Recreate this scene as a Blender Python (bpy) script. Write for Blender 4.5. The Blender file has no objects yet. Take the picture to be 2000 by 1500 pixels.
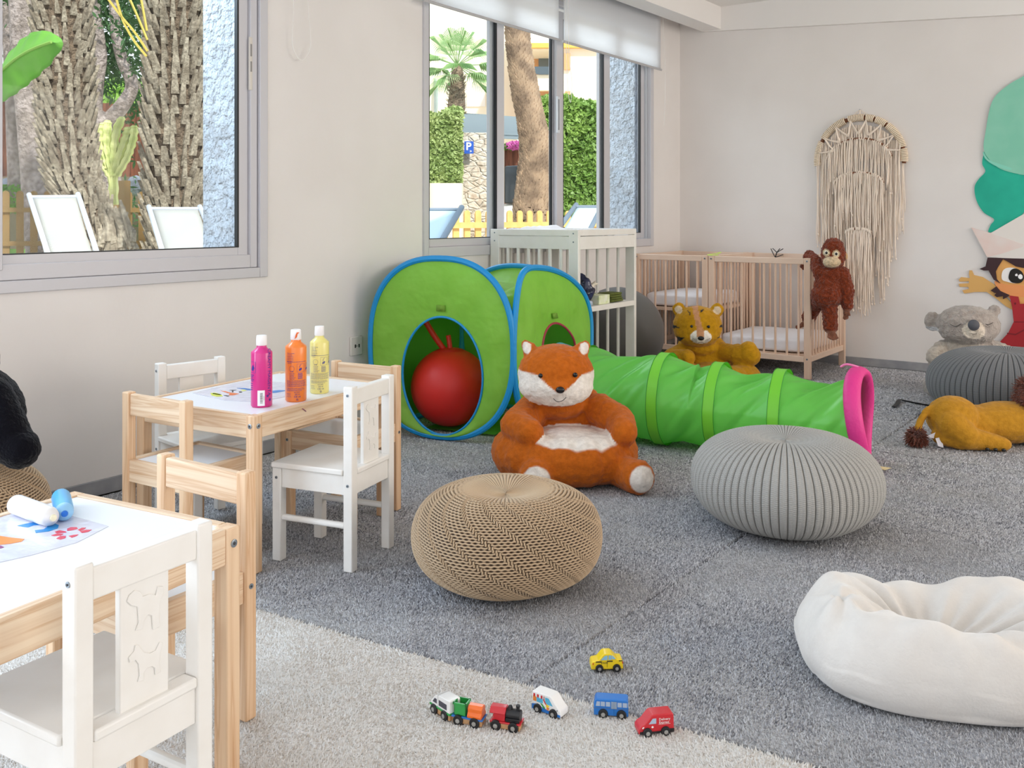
import bpy, bmesh, math, random
import numpy as np
from math import sin, cos, pi, radians, sqrt, atan2, floor, ceil, exp
from mathutils import Vector, Matrix, Euler, noise as mnoise
random.seed(7)
SC = bpy.context.scene
COL = SC.collection

# ------------------------------------------------------------------ camera
F_PX, CAM_H, HORIZON = 1850.0, 1.02, 421.0
VX, UX = (.8047, -.5937), (.5937, .8047)
CAM = (3.2706, 0.0)
BACK_Y = 6.5986
YAW = atan2(.5937, .8047)
def c2w(X, Y): return (CAM[0]+X*VX[0]+Y*VX[1], CAM[1]+X*UX[0]+Y*UX[1])
def FP(px, py, z=0.):            # a point of the horizontal plane z
    Y = F_PX*(CAM_H-z)/(py-HORIZON); x, y = c2w((px-1000)/F_PX*Y, Y); return Vector((x, y, z))
def WL(px, py, x0=0.):           # a point of the left wall plane
    k = (px-1000)/F_PX; Y = (x0-CAM[0])/(k*VX[0]+VX[1])
    return Vector((x0, CAM[1]+Y*(k*UX[0]+UX[1]), CAM_H-(py-HORIZON)*Y/F_PX))
def WB(px, py, y0=BACK_Y):       # a point of the back wall plane
    k = (px-1000)/F_PX; Y = y0/(k*UX[0]+UX[1])
    return Vector((CAM[0]+Y*(k*VX[0]+VX[1]), y0, CAM_H-(py-HORIZON)*Y/F_PX))
def AT(px, py, D):               # a point at distance D
    x, y = c2w((px-1000)/F_PX*D, D); return Vector((x, y, CAM_H-(py-HORIZON)*D/F_PX))
cam_d = bpy.data.cameras.new('camera'); cam_o = bpy.data.objects.new('camera', cam_d); COL.objects.link(cam_o)
cam_o.location = (CAM[0], CAM[1], CAM_H); cam_o.rotation_euler = (pi/2, 0, YAW)
cam_d.sensor_width = 36; cam_d.lens = F_PX/2000*36; cam_d.shift_y = -(750-HORIZON)/2000
cam_d.clip_start = .05; cam_d.clip_end = 300
SC.camera = cam_o

# ------------------------------------------------------------------ materials
MATS = {}
def srgb(c):
    if isinstance(c, str):
        c = tuple(int(c[i:i+2], 16)/255 for i in (0, 2, 4))
    return tuple(((v/12.92) if v <= .04045 else ((v+.055)/1.055)**2.4) for v in c[:3])+(1,)
def mat(name, col, rough=.6, metal=0., bump=None, mottle=None, sheen=0., spec=.5, attr=None, transl=0., alpha=1., coat=0., emit=None, stretch=None, coord='Object'):
    """bump=(scale,strength,distance) ; mottle=(scale, colour, amount[,detail])"""
    if name in MATS: return MATS[name]
    m = bpy.data.materials.new(name); m.use_nodes = True; nt = m.node_tree; N = nt.nodes; L = nt.links
    b = N['Principled BSDF']; out = N['Material Output']
    b.inputs['Base Color'].default_value = srgb(col); b.inputs['Roughness'].default_value = rough
    b.inputs['Metallic'].default_value = metal; b.inputs['Specular IOR Level'].default_value = spec
    b.inputs['Sheen Weight'].default_value = sheen; b.inputs['Coat Weight'].default_value = coat
    b.inputs['Alpha'].default_value = alpha
    m.diffuse_color = srgb(col)
    tc = N.new('ShaderNodeTexCoord'); mp = N.new('ShaderNodeMapping'); L.new(tc.outputs[coord], mp.inputs[0])
    if stretch: mp.inputs['Scale'].default_value = stretch
    src = None
    if attr:
        a = N.new('ShaderNodeAttribute'); a.attribute_name = attr; src = a.outputs['Color']
    if mottle:
        ms = mottle if isinstance(mottle, list) else [mottle]
        for q in ms:
            n = N.new('ShaderNodeTexNoise'); n.inputs['Scale'].default_value = q[0]; n.inputs['Detail'].default_value = q[3] if len(q) > 3 else 3
            L.new(mp.outputs[0], n.inputs['Vector'])
            r = N.new('ShaderNodeMapRange'); r.inputs[1].default_value = .38; r.inputs[2].default_value = .62; r.inputs[4].default_value = q[2]
            L.new(n.outputs['Fac'], r.inputs[0])
            mx = N.new('ShaderNodeMixRGB'); L.new(r.outputs[0], mx.inputs[0])
            if q[1] is None: mx.blend_type = 'MULTIPLY'; mx.inputs[2].default_value = (.55, .52, .5, 1)
            else: mx.inputs[2].default_value = srgb(q[1])
            if src: L.new(src, mx.inputs[1])
            else: mx.inputs[1].default_value = srgb(col)
            src = mx.outputs[0]
    if src: L.new(src, b.inputs['Base Color'])
    if emit: b.inputs['Emission Color'].default_value = srgb(col); b.inputs['Emission Strength'].default_value = emit
    if bump:
        bs = bump if isinstance(bump, list) else [bump]; prev = None
        for q in bs:
            n = N.new('ShaderNodeTexNoise'); n.inputs['Scale'].default_value = q[0]; n.inputs['Detail'].default_value = 2
            L.new(mp.outputs[0], n.inputs['Vector'])
            bp = N.new('ShaderNodeBump'); bp.inputs['Strength'].default_value = q[1]; bp.inputs['Distance'].default_value = q[2]
            L.new(n.outputs['Fac'], bp.inputs['Height'])
            if prev: L.new(prev, bp.inputs['Normal'])
            prev = bp.outputs[0]
        L.new(prev, b.inputs['Normal'])
    if transl:
        t = N.new('ShaderNodeBsdfTranslucent'); ms_ = N.new('ShaderNodeMixShader'); ms_.inputs[0].default_value = transl
        if src: L.new(src, t.inputs[0])
        else: t.inputs[0].default_value = srgb(col)
        L.new(b.outputs[0], ms_.inputs[1]); L.new(t.outputs[0], ms_.inputs[2]); L.new(ms_.outputs[0], out.inputs[0])
    MATS[name] = m; return m
def glassmat(name, tint=(.97, .99, .99), gloss=.05):
    if name in MATS: return MATS[name]
    m = bpy.data.materials.new(name); m.use_nodes = True; N = m.node_tree.nodes; L = m.node_tree.links
    N.remove(N['Principled BSDF']); o = N['Material Output']
    t = N.new('ShaderNodeBsdfTransparent'); t.inputs[0].default_value = (*tint, 1)
    g = N.new('ShaderNodeBsdfGlossy'); g.inputs['Roughness'].default_value = .02
    mx = N.new('ShaderNodeMixShader'); mx.inputs[0].default_value = gloss
    L.new(t.outputs[0], mx.inputs[1]); L.new(g.outputs[0], mx.inputs[2]); L.new(mx.outputs[0], o.inputs[0])
    MATS[name] = m; return m
def woodmat(name, axis, light, dark, ring=22., amt=.75, knots=True):
    if name in MATS: return MATS[name]
    m = mat(name, light, .55, spec=.35); N = m.node_tree.nodes; L = m.node_tree.links; b = N['Principled BSDF']
    tc = N.new('ShaderNodeTexCoord'); mp = N.new('ShaderNodeMapping'); L.new(tc.outputs['Object'], mp.inputs[0])
    s = [ring*1.2]*3; s[axis] = ring*.045; mp.inputs['Scale'].default_value = s
    mp.inputs['Rotation'].default_value = (.03, .04, .03)
    w = N.new('ShaderNodeTexNoise'); w.inputs['Scale'].default_value = 1.6; w.inputs['Detail'].default_value = 3.; w.inputs['Distortion'].default_value = .9
    L.new(mp.outputs[0], w.inputs['Vector'])
    r = N.new('ShaderNodeValToRGB'); la, da = srgb(light), srgb(dark); r.color_ramp.elements[0].color = la; r.color_ramp.elements[0].position = .38
    r.color_ramp.elements[1].color = tuple(la[i]*(1-amt)+da[i]*amt for i in range(3))+(1,); r.color_ramp.elements[1].position = .72
    e = r.color_ramp.elements.new(.50); e.color = tuple(la[i]*(1-amt*.35)+da[i]*amt*.35 for i in range(3))+(1,)
    e = r.color_ramp.elements.new(.54); e.color = tuple(la[i]*(1-amt*.8)+da[i]*amt*.8 for i in range(3))+(1,)
    e = r.color_ramp.elements.new(.60); e.color = tuple(la[i]*(1-amt*.2)+da[i]*amt*.2 for i in range(3))+(1,)
    L.new(w.outputs['Fac'], r.inputs[0])
    n = N.new('ShaderNodeTexNoise'); n.inputs['Scale'].default_value = 3.5; mp2 = N.new('ShaderNodeMapping'); L.new(tc.outputs['Object'], mp2.inputs[0])
    L.new(mp2.outputs[0], n.inputs['Vector'])
    mx = N.new('ShaderNodeMixRGB'); mx.blend_type = 'MULTIPLY'; mx.inputs[2].default_value = (.9, .8, .7, 1); L.new(n.outputs['Fac'], mx.inputs[0]); L.new(r.outputs[0], mx.inputs[1])
    L.new(mx.outputs[0], b.inputs['Base Color'])
    return m

# ------------------------------------------------------------------ geometry
class G:
    def __init__(s): s.v = []; s.f = []; s.m = []
    def add(s, vs, fs, mi=0):
        o = len(s.v); s.v += [tuple(p) for p in vs]; s.f += [tuple(i+o for i in f) for f in fs]; s.m += [mi]*len(fs); return s
    def box(s, x0, x1, y0, y1, z0, z1, mi=0, M=None):
        vs = [(x, y, z) for z in (z0, z1) for y in (y0, y1) for x in (x0, x1)]
        if M: vs = [M @ Vector(p) for p in vs]
        return s.add(vs, [(0, 2, 3, 1), (4, 5, 7, 6), (0, 1, 5, 4), (2, 6, 7, 3), (0, 4, 6, 2), (1, 3, 7, 5)], mi)
    def tube(s, pts, r, n=8, mi=0, cap=True, flat=1.):
        pts = [Vector(p) for p in pts]; k = len(pts); rs = r if isinstance(r, (list, tuple)) else [r]*k
        vs = []; prev = None
        for i, p in enumerate(pts):
            d = (pts[min(i+1, k-1)]-pts[max(i-1, 0)]).normalized()
            if prev is None:
                a = Vector((0, 0, 1)) if abs(d.z) < .9 else Vector((1, 0, 0)); u = d.cross(a).normalized()
            else: u = (prev-d*prev.dot(d)).normalized()
            prev = u; w = d.cross(u)
            for j in range(n):
                a = 2*pi*j/n; vs.append(p+(u*cos(a)*rs[i]+w*sin(a)*rs[i]*flat))
        fs = [(i*n+j, i*n+(j+1) % n, (i+1)*n+(j+1) % n, (i+1)*n+j) for i in range(k-1) for j in range(n)]
        if cap: fs += [tuple(range(n-1, -1, -1)), tuple((k-1)*n+j for j in range(n))]
        return s.add(vs, fs, mi)
    def ring(s, pts, r, n=8, mi=0, flat=1., up=None):
        pts = [Vector(p) for p in pts]; k = len(pts); vs = []; prev = None
        for i, p in enumerate(pts):
            d = (pts[(i+1) % k]-pts[i-1]).normalized()
            if up is not None: u = d.cross(Vector(up)).normalized()
            elif prev is None:
                a = Vector((0, 0, 1)) if abs(d.z) < .9 else Vector((1, 0, 0)); u = d.cross(a).normalized()
            else: u = (prev-d*prev.dot(d)).normalized()
            prev = u; w = d.cross(u)
            for j in range(n):
                a = 2*pi*j/n; vs.append(p+u*cos(a)*r+w*sin(a)*r*flat)
        return s.add(vs, [(i*n+j, i*n+(j+1) % n, ((i+1) % k)*n+(j+1) % n, ((i+1) % k)*n+j) for i in range(k) for j in range(n)], mi)
    def lathe(s, prof, n=24, c=(0, 0, 0), mi=0, M=None):
        vs = [Vector((r*cos(2*pi*j/n), r*sin(2*pi*j/n), z))+Vector(c) for r, z in prof for j in range(n)]
        if M: vs = [M @ p for p in vs]
        k = len(prof); fs = [(i*n+j, i*n+(j+1) % n, (i+1)*n+(j+1) % n, (i+1)*n+j) for i in range(k-1) for j in range(n)]
        fs += [tuple(range(n-1, -1, -1)), tuple((k-1)*n+j for j in range(n))]
        return s.add(vs, fs, mi)
    def ell(s, c, r, n=20, mi=0, M=None):
        c = Vector(c); r = Vector(r if isinstance(r, (tuple, list)) else (r, r, r)); h = n//2; vs = []
        for i in range(1, h):
            t = pi*i/h
            for j in range(n): vs.append(Vector((r.x*sin(t)*cos(2*pi*j/n), r.y*sin(t)*sin(2*pi*j/n), r.z*cos(t))))
        vs += [Vector((0, 0, r.z)), Vector((0, 0, -r.z))]
        vs = [(M @ p if M else p)+c for p in vs]
        fs = [(i*n+j, (i+1)*n+j, (i+1)*n+(j+1) % n, i*n+(j+1) % n) for i in range(h-2) for j in range(n)]
        a = (h-1)*n; fs += [(a, j, (j+1) % n) for j in range(n)]+[(a+1, (h-2)*n+(j+1) % n, (h-2)*n+j) for j in range(n)]
        return s.add(vs, fs, mi)
    def cap(s, p0, p1, r0, r1, n=6, res=14):      # a chain of balls, for remeshing
        p0, p1 = Vector(p0), Vector(p1)
        for i in range(n+1):
            t = i/n; s.ell(p0.lerp(p1, t), r0+(r1-r0)*t, res)
        return s
    def prism(s, pts, d, mi=0):                   # planar outline (3D points) extruded by vector d
        n = len(pts); p = [Vector(q) for q in pts]; d = Vector(d)
        vs = p+[q+d for q in p]
        fs = [tuple(range(n-1, -1, -1)), tuple(range(n, 2*n))]+[(i, (i+1) % n, (i+1) % n+n, i+n) for i in range(n)]
        return s.add(vs, fs, mi)
    def grid(s, fn, nu, nv, mi=0, cu=False, cv=False):
        vs = [fn(i/(nu if cu else nu-1), j/(nv if cv else nv-1)) for i in range(nu) for j in range(nv)]
        fs = []
        for i in range(nu if cu else nu-1):
            for j in range(nv if cv else nv-1):
                a, b2 = i, (i+1) % nu; c, d2 = j, (j+1) % nv
                fs.append((a*nv+c, b2*nv+c, b2*nv+d2, a*nv+d2))
        return s.add(vs, fs, mi)
def mesh_of(name, g, smooth=30):
    me = bpy.data.meshes.new(name); me.from_pydata(g.v, [], g.f)
    if max(g.m, default=0) > 0: me.polygons.foreach_set('material_index', g.m)
    me.update()
    bm = bmesh.new(); bm.from_mesh(me); bmesh.ops.recalc_face_normals(bm, faces=bm.faces); bm.to_mesh(me); bm.free()
    if smooth:
        me.polygons.foreach_set('use_smooth', [True]*len(me.polygons))
        if smooth < 180: me.set_sharp_from_angle(angle=radians(smooth))
    return me
def obj(name, g, m, parent=None, bevel=0., smooth=30, loc=None, rotz=None, label=None, cat=None, group=None, kind=None, seg=2):
    me = g if isinstance(g, bpy.types.Mesh) else mesh_of(name, g, smooth)
    for q in (m if isinstance(m, (list, tuple)) else [m]):
        if not isinstance(g, bpy.types.Mesh) or len(me.materials) < (len(m) if isinstance(m, (list, tuple)) else 1): me.materials.append(q)
    o = bpy.data.objects.new(name, me); COL.objects.link(o)
    if parent: o.parent = parent
    if loc is not None: o.location = loc
    if rotz is not None: o.rotation_euler = (0, 0, rotz)
    if bevel:
        b = o.modifiers.new('bevel', 'BEVEL'); b.width = bevel; b.segments = seg; b.limit_method = 'ANGLE'; b.angle_limit = radians(40)
    if label: o['label'] = label
    if cat: o['category'] = cat
    if group: o['group'] = group
    if kind: o['kind'] = kind
    return o
def thing(name, label, cat, loc=(0, 0, 0), rotz=0, group=None, kind=None):
    o = bpy.data.objects.new(name, None); COL.objects.link(o); o.empty_display_size = .05
    o.location = loc; o.rotation_euler = (0, 0, rotz); o['label'] = label; o['category'] = cat
    if group: o['group'] = group
    if kind: o['kind'] = kind
    return o
KIDS = {}
def children_of(o): return [c for c in COL.objects if c.parent == o]
def dup(root, loc, rotz, label, group=None):
    r = root.copy(); COL.objects.link(r); r.location = loc; r.rotation_euler = (0, 0, rotz); r['label'] = label
    if group: r['group'] = group
    for ch in children_of(root):
        c = ch.copy(); COL.objects.link(c); c.parent = r
        for g2 in children_of(ch):
            d = g2.copy(); COL.objects.link(d); d.parent = c
    return r
def struct(name, g, m, label=None, bevel=0, smooth=30, parent=None):
    o = obj(name, g, m, parent, bevel, smooth)
    if not parent: o['kind'] = 'structure'; o['label'] = label or name; o['category'] = name.split('_')[0]
    return o
def text_geo(s, size, M, ext=.0004, align='CENTER', bold=0.):
    cu = bpy.data.curves.new('lettering', 'FONT'); cu.body = s; cu.size = size; cu.extrude = ext; cu.align_x = align; cu.align_y = 'CENTER'; cu.resolution_u = 3; cu.offset = bold
    o = bpy.data.objects.new('lettering', cu); COL.objects.link(o); dg = bpy.context.evaluated_depsgraph_get()
    me = bpy.data.meshes.new_from_object(o.evaluated_get(dg)); vs = [v.co.copy() for v in me.vertices]; fs = [tuple(p.vertices) for p in me.polygons]
    bpy.data.objects.remove(o); bpy.data.curves.remove(cu); bpy.data.meshes.remove(me)
    return [(M @ p) if isinstance(M, Matrix) else M(p) for p in vs], fs
def fnoise(p, f, seed=0.): return mnoise.noise(Vector((p[0]*f+seed, p[1]*f+seed*1.3, p[2]*f)))
def blob(name, g, voxel, m, parent=None, colfn=None, smooth_it=6, fuzz=(0., 60.), **kw):
    """one continuous skin over the collected balls"""
    me = bpy.data.meshes.new(name+'_src'); me.from_pydata(g.v, [], g.f); me.update()
    o = bpy.data.objects.new(name+'_src', me); COL.objects.link(o)
    r = o.modifiers.new('r', 'REMESH'); r.mode = 'VOXEL'; r.voxel_size = voxel; r.use_smooth_shade = True
    s = o.modifiers.new('s', 'SMOOTH'); s.factor = .5; s.iterations = smooth_it
    dg = bpy.context.evaluated_depsgraph_get(); new = bpy.data.meshes.new_from_object(o.evaluated_get(dg))
    bpy.data.objects.remove(o); bpy.data.meshes.remove(me)
    n = len(new.vertices); co = np.empty(n*3); new.vertices.foreach_get('co', co); co = co.reshape(-1, 3)
    nm = np.empty(n*3); new.vertices.foreach_get('normal', nm); nm = nm.reshape(-1, 3)
    cols = np.ones((n, 4))
    if colfn:
        for i in range(n): cols[i, :3] = colfn(co[i], nm[i])
    if fuzz[0]:
        d = np.array([fnoise(c, fuzz[1])+.5*fnoise(c, fuzz[1]*2.3, 5) for c in co]); co = co+nm*(d*fuzz[0])[:, None]
        new.vertices.foreach_set('co', co.ravel())
    if colfn:
        a = new.color_attributes.new('Col', 'FLOAT_COLOR', 'POINT'); a.data.foreach_set('color', cols.ravel())
    new.polygons.foreach_set('use_smooth', [True]*len(new.polygons)); new.update(); new.name = name
    return obj(name, new, m, parent, **kw)
def lin(h): return srgb(h)[:3]
def mixc(a, b, t): t = max(0, min(1, t)); return tuple(a[i]*(1-t)+b[i]*t for i in range(3))
def smooth01(x, w): return max(0., min(1., x/w+.5))
def catmull(pts, n=6, closed=False):
    P_ = [Vector(p) for p in pts]; k = len(P_); out = []
    for i in range(k if closed else k-1):
        a, b, c, d = (P_[(i-1) % k] if closed or i > 0 else P_[0], P_[i], P_[(i+1) % k], P_[(i+2) % k] if closed or i+2 < k else P_[-1])
        for j in range(n):
            t = j/n; out.append(.5*((2*b)+(c-a)*t+(2*a-5*b+4*c-d)*t*t+(3*b-a-3*c+d)*t**3))
    if not closed: out.append(P_[-1])
    return out
# ------------------------------------------------------------------ room shell
wall_m = mat('wall_plaster', 'e9e4e1', .75, bump=[(5, .12, .02), (60, .1, .003)], mottle=(2.2, 'ded8d4', .35), spec=.3)
ceil_m = mat('ceiling_paint', 'ece8e5', .85)
base_m = mat('skirting_tile', 'a3a3a6', .45, mottle=(9, '85868c', .7))
alu_m = mat('aluminium_lacquer', 'c9c7cb', .38, spec=.5)
alu2_m = mat('aluminium_white', 'dadde2', .35)
black_m = mat('black_rubber', '14161a', .5)
stucco_m = mat('rough_stucco', 'cfd6e0', .9, bump=[(28, 1., .04), (90, .7, .012)], mottle=[(7, 'b4bdc9', .5), (22, '8d8279', .35, 5)])
glass_m = glassmat('window_glass', gloss=.008)
XO = -.33                                       # outside face of the left wall
W1 = (.56, 2.63, .775, 2.36); W2 = (3.68, 6.13, .80, 2.36); D1 = (-2.7, .25, .02, 2.36)  # D1: unseen opening added to admit the key light
def wall_with_holes(x0, x1, y0, y1, z0, z1, holes):
    g = G(); ys = sorted({y0, y1, *[h[0] for h in holes], *[h[1] for h in holes]})
    for a, b in zip(ys, ys[1:]):
        zs = [(h[2], h[3]) for h in holes if h[0] <= a+1e-6 and h[1] >= b-1e-6]; z = z0
        for c, d in sorted(zs): g.box(x0, x1, a, b, z, c); z = d
        g.box(x0, x1, a, b, z, z1)
    return g
struct('wall_left', wall_with_holes(-.10, 0, -3, BACK_Y+.2, 0, 2.62, [W1, W2, D1]), wall_m, 'pale plaster wall with the windows onto the garden', smooth=0)
struct('wall_outside', wall_with_holes(XO, -.1001, -3, BACK_Y+.2, -.3, 3.2, [(W1[0]+.05, W1[1]-.06, .70, 2.4), (W2[0]+.05, W2[1]-.06, .70, 2.4), D1]), stucco_m, 'rough white stucco outer face of the window wall', smooth=0)
struct('wall_back', G().box(0, 7, BACK_Y, BACK_Y+.2, 0, 2.62), wall_m, 'white end wall with the hanging and the painted figure', smooth=0)
def frame_wall(name, x0, x1, y0, y1, holes, axis, lab):
    g = G(); lo, hi = (y0, y1) if axis == 0 else (x0, x1)
    ss = sorted({lo, hi, *[h[0] for h in holes], *[h[1] for h in holes]})
    for a, b in zip(ss, ss[1:]):
        hh = [h for h in holes if h[0] <= a+1e-6 and h[1] >= b-1e-6]
        segs = [(0, hh[0][2]), (hh[0][3], 2.62)] if hh else [(0, 2.62)]
        for c, d in segs:
            if axis == 0: g.box(x0, x1, a, b, c, d)
            else: g.box(a, b, y0, y1, c, d)
    struct(name, g, wall_m, lab, smooth=0)
frame_wall('wall_right', 7.0, 7.2, -3, BACK_Y, [(-2.6, 1.2, .3, 2.4), (1.5, 5.8, .3, 2.4)], 0, 'right wall with wide openings added for fill light, out of frame')  # unseen side of the room, opened up to let light in
frame_wall('wall_front', 0, 7, -3.2, -3.0, [(.6, 3.2, .1, 2.4), (3.6, 6.6, .1, 2.4)], 1, 'wall behind the viewer with openings added for fill light')  # openings put in behind the viewer to brighten the room
struct('ceiling', G().box(-.1, 7.2, -3.2, BACK_Y+.2, 2.565, 2.75), ceil_m, 'white ceiling', smooth=0)
# beams: the one along the window wall, and the one on the end wall that deepens to the right
g = G().box(.2, .351, -3, BACK_Y-.03, 2.40, 2.57); struct('trim_1', g, ceil_m, 'white ceiling beam along the window wall', smooth=0)
y1, y0 = BACK_Y, BACK_Y-.036
vs = [(.2, y0, 2.40), (.2, y1, 2.40), (4.5, y0, 2.12), (4.5, y1, 2.12), (.2, y0, 2.57), (.2, y1, 2.57), (4.5, y0, 2.57), (4.5, y1, 2.57)]
struct('trim_2', G().add(vs, [(0, 1, 3, 2), (4, 6, 7, 5), (0, 2, 6, 4), (1, 5, 7, 3), (0, 4, 5, 1), (2, 3, 7, 6)]), ceil_m, 'white plaster beam across the top of the end wall', smooth=0)
struct('baseboard_left', G().box(0, .012, -3, BACK_Y, 0, .055), base_m, 'grey tile skirting under the window wall', bevel=.002)
struct('baseboard_back', G().box(.012, 7, BACK_Y-.012, BACK_Y, 0, .055), base_m, 'grey tile skirting under the end wall', bevel=.002)
# floor and carpets
struct('floor', G().box(-.1, 7.2, -3.2, BACK_Y+.2, -.12, -.022), mat('floor_tile', '8b8580', .6), 'dark tile floor under the carpets', smooth=0)
def carpetmat(name, base, dark, light, big, blotch):
    m = mat(name, base, .95, spec=.1); N = m.node_tree.nodes; L = m.node_tree.links; b = N['Principled BSDF']; b.inputs['Sheen Weight'].default_value = .15
    tc = N.new('ShaderNodeTexCoord')
    def nz(sc, det=2., st=None):
        n = N.new('ShaderNodeTexNoise'); n.inputs['Scale'].default_value = sc; n.inputs['Detail'].default_value = det
        mp = N.new('ShaderNodeMapping'); L.new(tc.outputs['Object'], mp.inputs[0]); L.new(mp.outputs[0], n.inputs['Vector'])
        if st: mp.inputs['Scale'].default_value = st
        return n
    def mr(o, a, b_, c, d):
        r = N.new('ShaderNodeMapRange'); r.inputs[1].default_value = a; r.inputs[2].default_value = b_; r.inputs[3].default_value = c; r.inputs[4].default_value = d; L.new(o, r.inputs[0]); return r.outputs[0]
    def mx(f, a, c, bl='MIX'):
        q = N.new('ShaderNodeMixRGB'); q.blend_type = bl
        if isinstance(f, float): q.inputs[0].default_value = f
        else: L.new(f, q.inputs[0])
        for i, s in ((1, a), (2, c)):
            if isinstance(s, tuple): q.inputs[i].default_value = s
            else: L.new(s, q.inputs[i])
        return q.outputs[0]
    n1 = nz(2.2, 4., (1, 1.3, 1)); c = mx(mr(n1.outputs[0], .42, .6, 0, big), srgb(base), srgb(blotch))
    n2 = nz(13., 3.); c = mx(mr(n2.outputs[0], .45, .65, 0, .22), c, srgb(dark))
    n3 = nz(125., 2.); c = mx(mr(n3.outputs[0], .30, .47, .75, 0.), c, srgb(dark)); c = mx(mr(n3.outputs[0], .55, .70, 0., .6), c, srgb(light))  # specks mix yarn tone with painted shade in the pile hollows
    L.new(c, b.inputs['Base Color'])
    v = N.new('ShaderNodeTexVoronoi'); v.inputs['Scale'].default_value = 210; L.new(tc.outputs['Object'], v.inputs['Vector'])
    b1 = N.new('ShaderNodeBump'); b1.inputs['Strength'].default_value = .9; b1.inputs['Distance'].default_value = .004; b1.invert = True; L.new(v.outputs['Distance'], b1.inputs['Height'])
    b2 = N.new('ShaderNodeBump'); b2.inputs['Strength'].default_value = .9; b2.inputs['Distance'].default_value = .006; L.new(n3.outputs[0], b2.inputs['Height']); L.new(b1.outputs[0], b2.inputs['Normal'])
    b3 = N.new('ShaderNodeBump'); b3.inputs['Strength'].default_value = .6; b3.inputs['Distance'].default_value = .03; L.new(n2.outputs[0], b3.inputs['Height']); L.new(b2.outputs[0], b3.inputs['Normal'])
    L.new(b3.outputs[0], b.inputs['Normal'])
    return m
gc_m = carpetmat('grey_pile', 'a9aab0', '5f6068', 'dadbdf', .7, 'bcb9b6')
wc_m = carpetmat('cream_pile', 'e6e1dc', 'b3a79a', 'f8f6f3', .3, 'dcd6cf')
def carpet_piece(name, outline, top, m, label, nx=90, ny=90):
    # a carpet piece: quadrilateral (4 corners, counter-clockwise), rounded pile edge, softly uneven top
    A, B, C_, D_ = [Vector((*p, 0)) for p in outline]
    def fn(u, v):
        p = (A.lerp(B, u)).lerp(D_.lerp(C_, u), v)
        eu = min(u*(B-A).length, (1-u)*(B-A).length); ev = min(v*(D_-A).length, (1-v)*(D_-A).length); e = min(eu, ev)
        z = top-.0015+.0015*fnoise((p.x, p.y, 0), 9)
        if e < .006: z = top-.012*(1-sqrt(max(0, 1-(1-e/.006)**2)))
        return (p.x+.004*fnoise((p.x, p.y, 1), 30)*(e < .02), p.y+.004*fnoise((p.x, p.y, 2), 30)*(e < .02), z)
    def warp(t, n):   # crowd rows at the edges
        return t
    us = [0, .002, .005]+[.01+.98*i/(nx-1) for i in range(nx)]+[.995, .998, 1]
    vs_ = [0, .002, .005]+[.01+.98*i/(ny-1) for i in range(ny)]+[.995, .998, 1]
    g = G(); V = [fn(u, v) for u in us for v in vs_]; k = len(vs_)
    g.add(V, [(i*k+j, (i+1)*k+j, (i+1)*k+j+1, i*k+j+1) for i in range(len(us)-1) for j in range(k-1)])
    base = [(p.x, p.y, -.0215) for p in (A, B, C_, D_)]; g.add(base, [(3, 2, 1, 0)])
    for a, b in ((0, 1), (1, 2), (2, 3), (3, 0)):
        P0, P1 = Vector(base[a]), Vector(base[b]); g.add([P0, P1, P1+Vector((0, 0, .004+top)), P0+Vector((0, 0, .004+top))], [(0, 1, 2, 3)])
    return obj(name, g, m, smooth=60, label=label, cat='carpet')
yl = lambda x: 1.44+.115*x
carpet_piece('carpet', [(.02, yl(.02)), (2.067, yl(2.067)), (2.067, 4.235), (.02, 4.235)], 0., gc_m, 'grey shaggy carpet piece under the fox chair, left of the lengthwise seam', 160, 160)
carpet_piece('carpet', [(2.070, yl(2.070)), (5.2, yl(5.2)), (5.2, 4.235), (2.070, 4.235)], 0., gc_m, 'grey shaggy carpet piece under the bean bag, right of the lengthwise seam', 180, 160)
carpet_piece('carpet', [(.02, 4.242), (2.067, 4.242), (2.067, 6.58), (.02, 6.58)], 0., gc_m, 'grey carpet piece under the cots along the end wall')
carpet_piece('carpet', [(2.070, 4.242), (5.2, 4.242), (5.2, 6.58), (2.070, 6.58)], 0., gc_m, 'grey carpet piece under the lion toy by the end wall')
carpet_piece('rug', [(.35, -2.2), (4.6, -2.2), (4.6, yl(4.6)-.006), (.35, yl(.35)-.006)], .004, wc_m, 'cream shaggy rug in the foreground under the small tables', 200, 200)['category'] = 'rug'

# ------------------------------------------------------------------ windows
def bars(g, x0, x1, y0, y1, z0, z1, w):     # rectangular frame in a plane x
    wl, wr, wb, wt = w
    g.box(x0, x1, y0, y0+wl, z0, z1); g.box(x0, x1, y1-wr, y1, z0, z1); g.box(x0, x1, y0+wl, y1-wr, z0, z0+wb); g.box(x0, x1, y0+wl, y1-wr, z1-wt, z1)
    return g
def sash(root, y0, y1, z0, z1, x, w=(.05, .05, .045, .05), gasket=True):
    o = obj('sash', bars(G(), x-.012, x+.012, y0, y1, z0, z1, w), alu_m, root, bevel=.003)
    obj('glass', G().box(x-.003, x+.001, y0+w[0]-.004, y1-w[1]+.004, z0+w[2]-.004, z1-w[3]+.004), glass_m, o, smooth=0)
    obj('gasket', bars(G(), x-.006, x+.0125, y0+w[0]-.005, y1-w[1]+.005, z0+w[2]-.004, z1-w[3]+.004, (.005, .009, .004, .004)), black_m, o)
    return o
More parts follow.
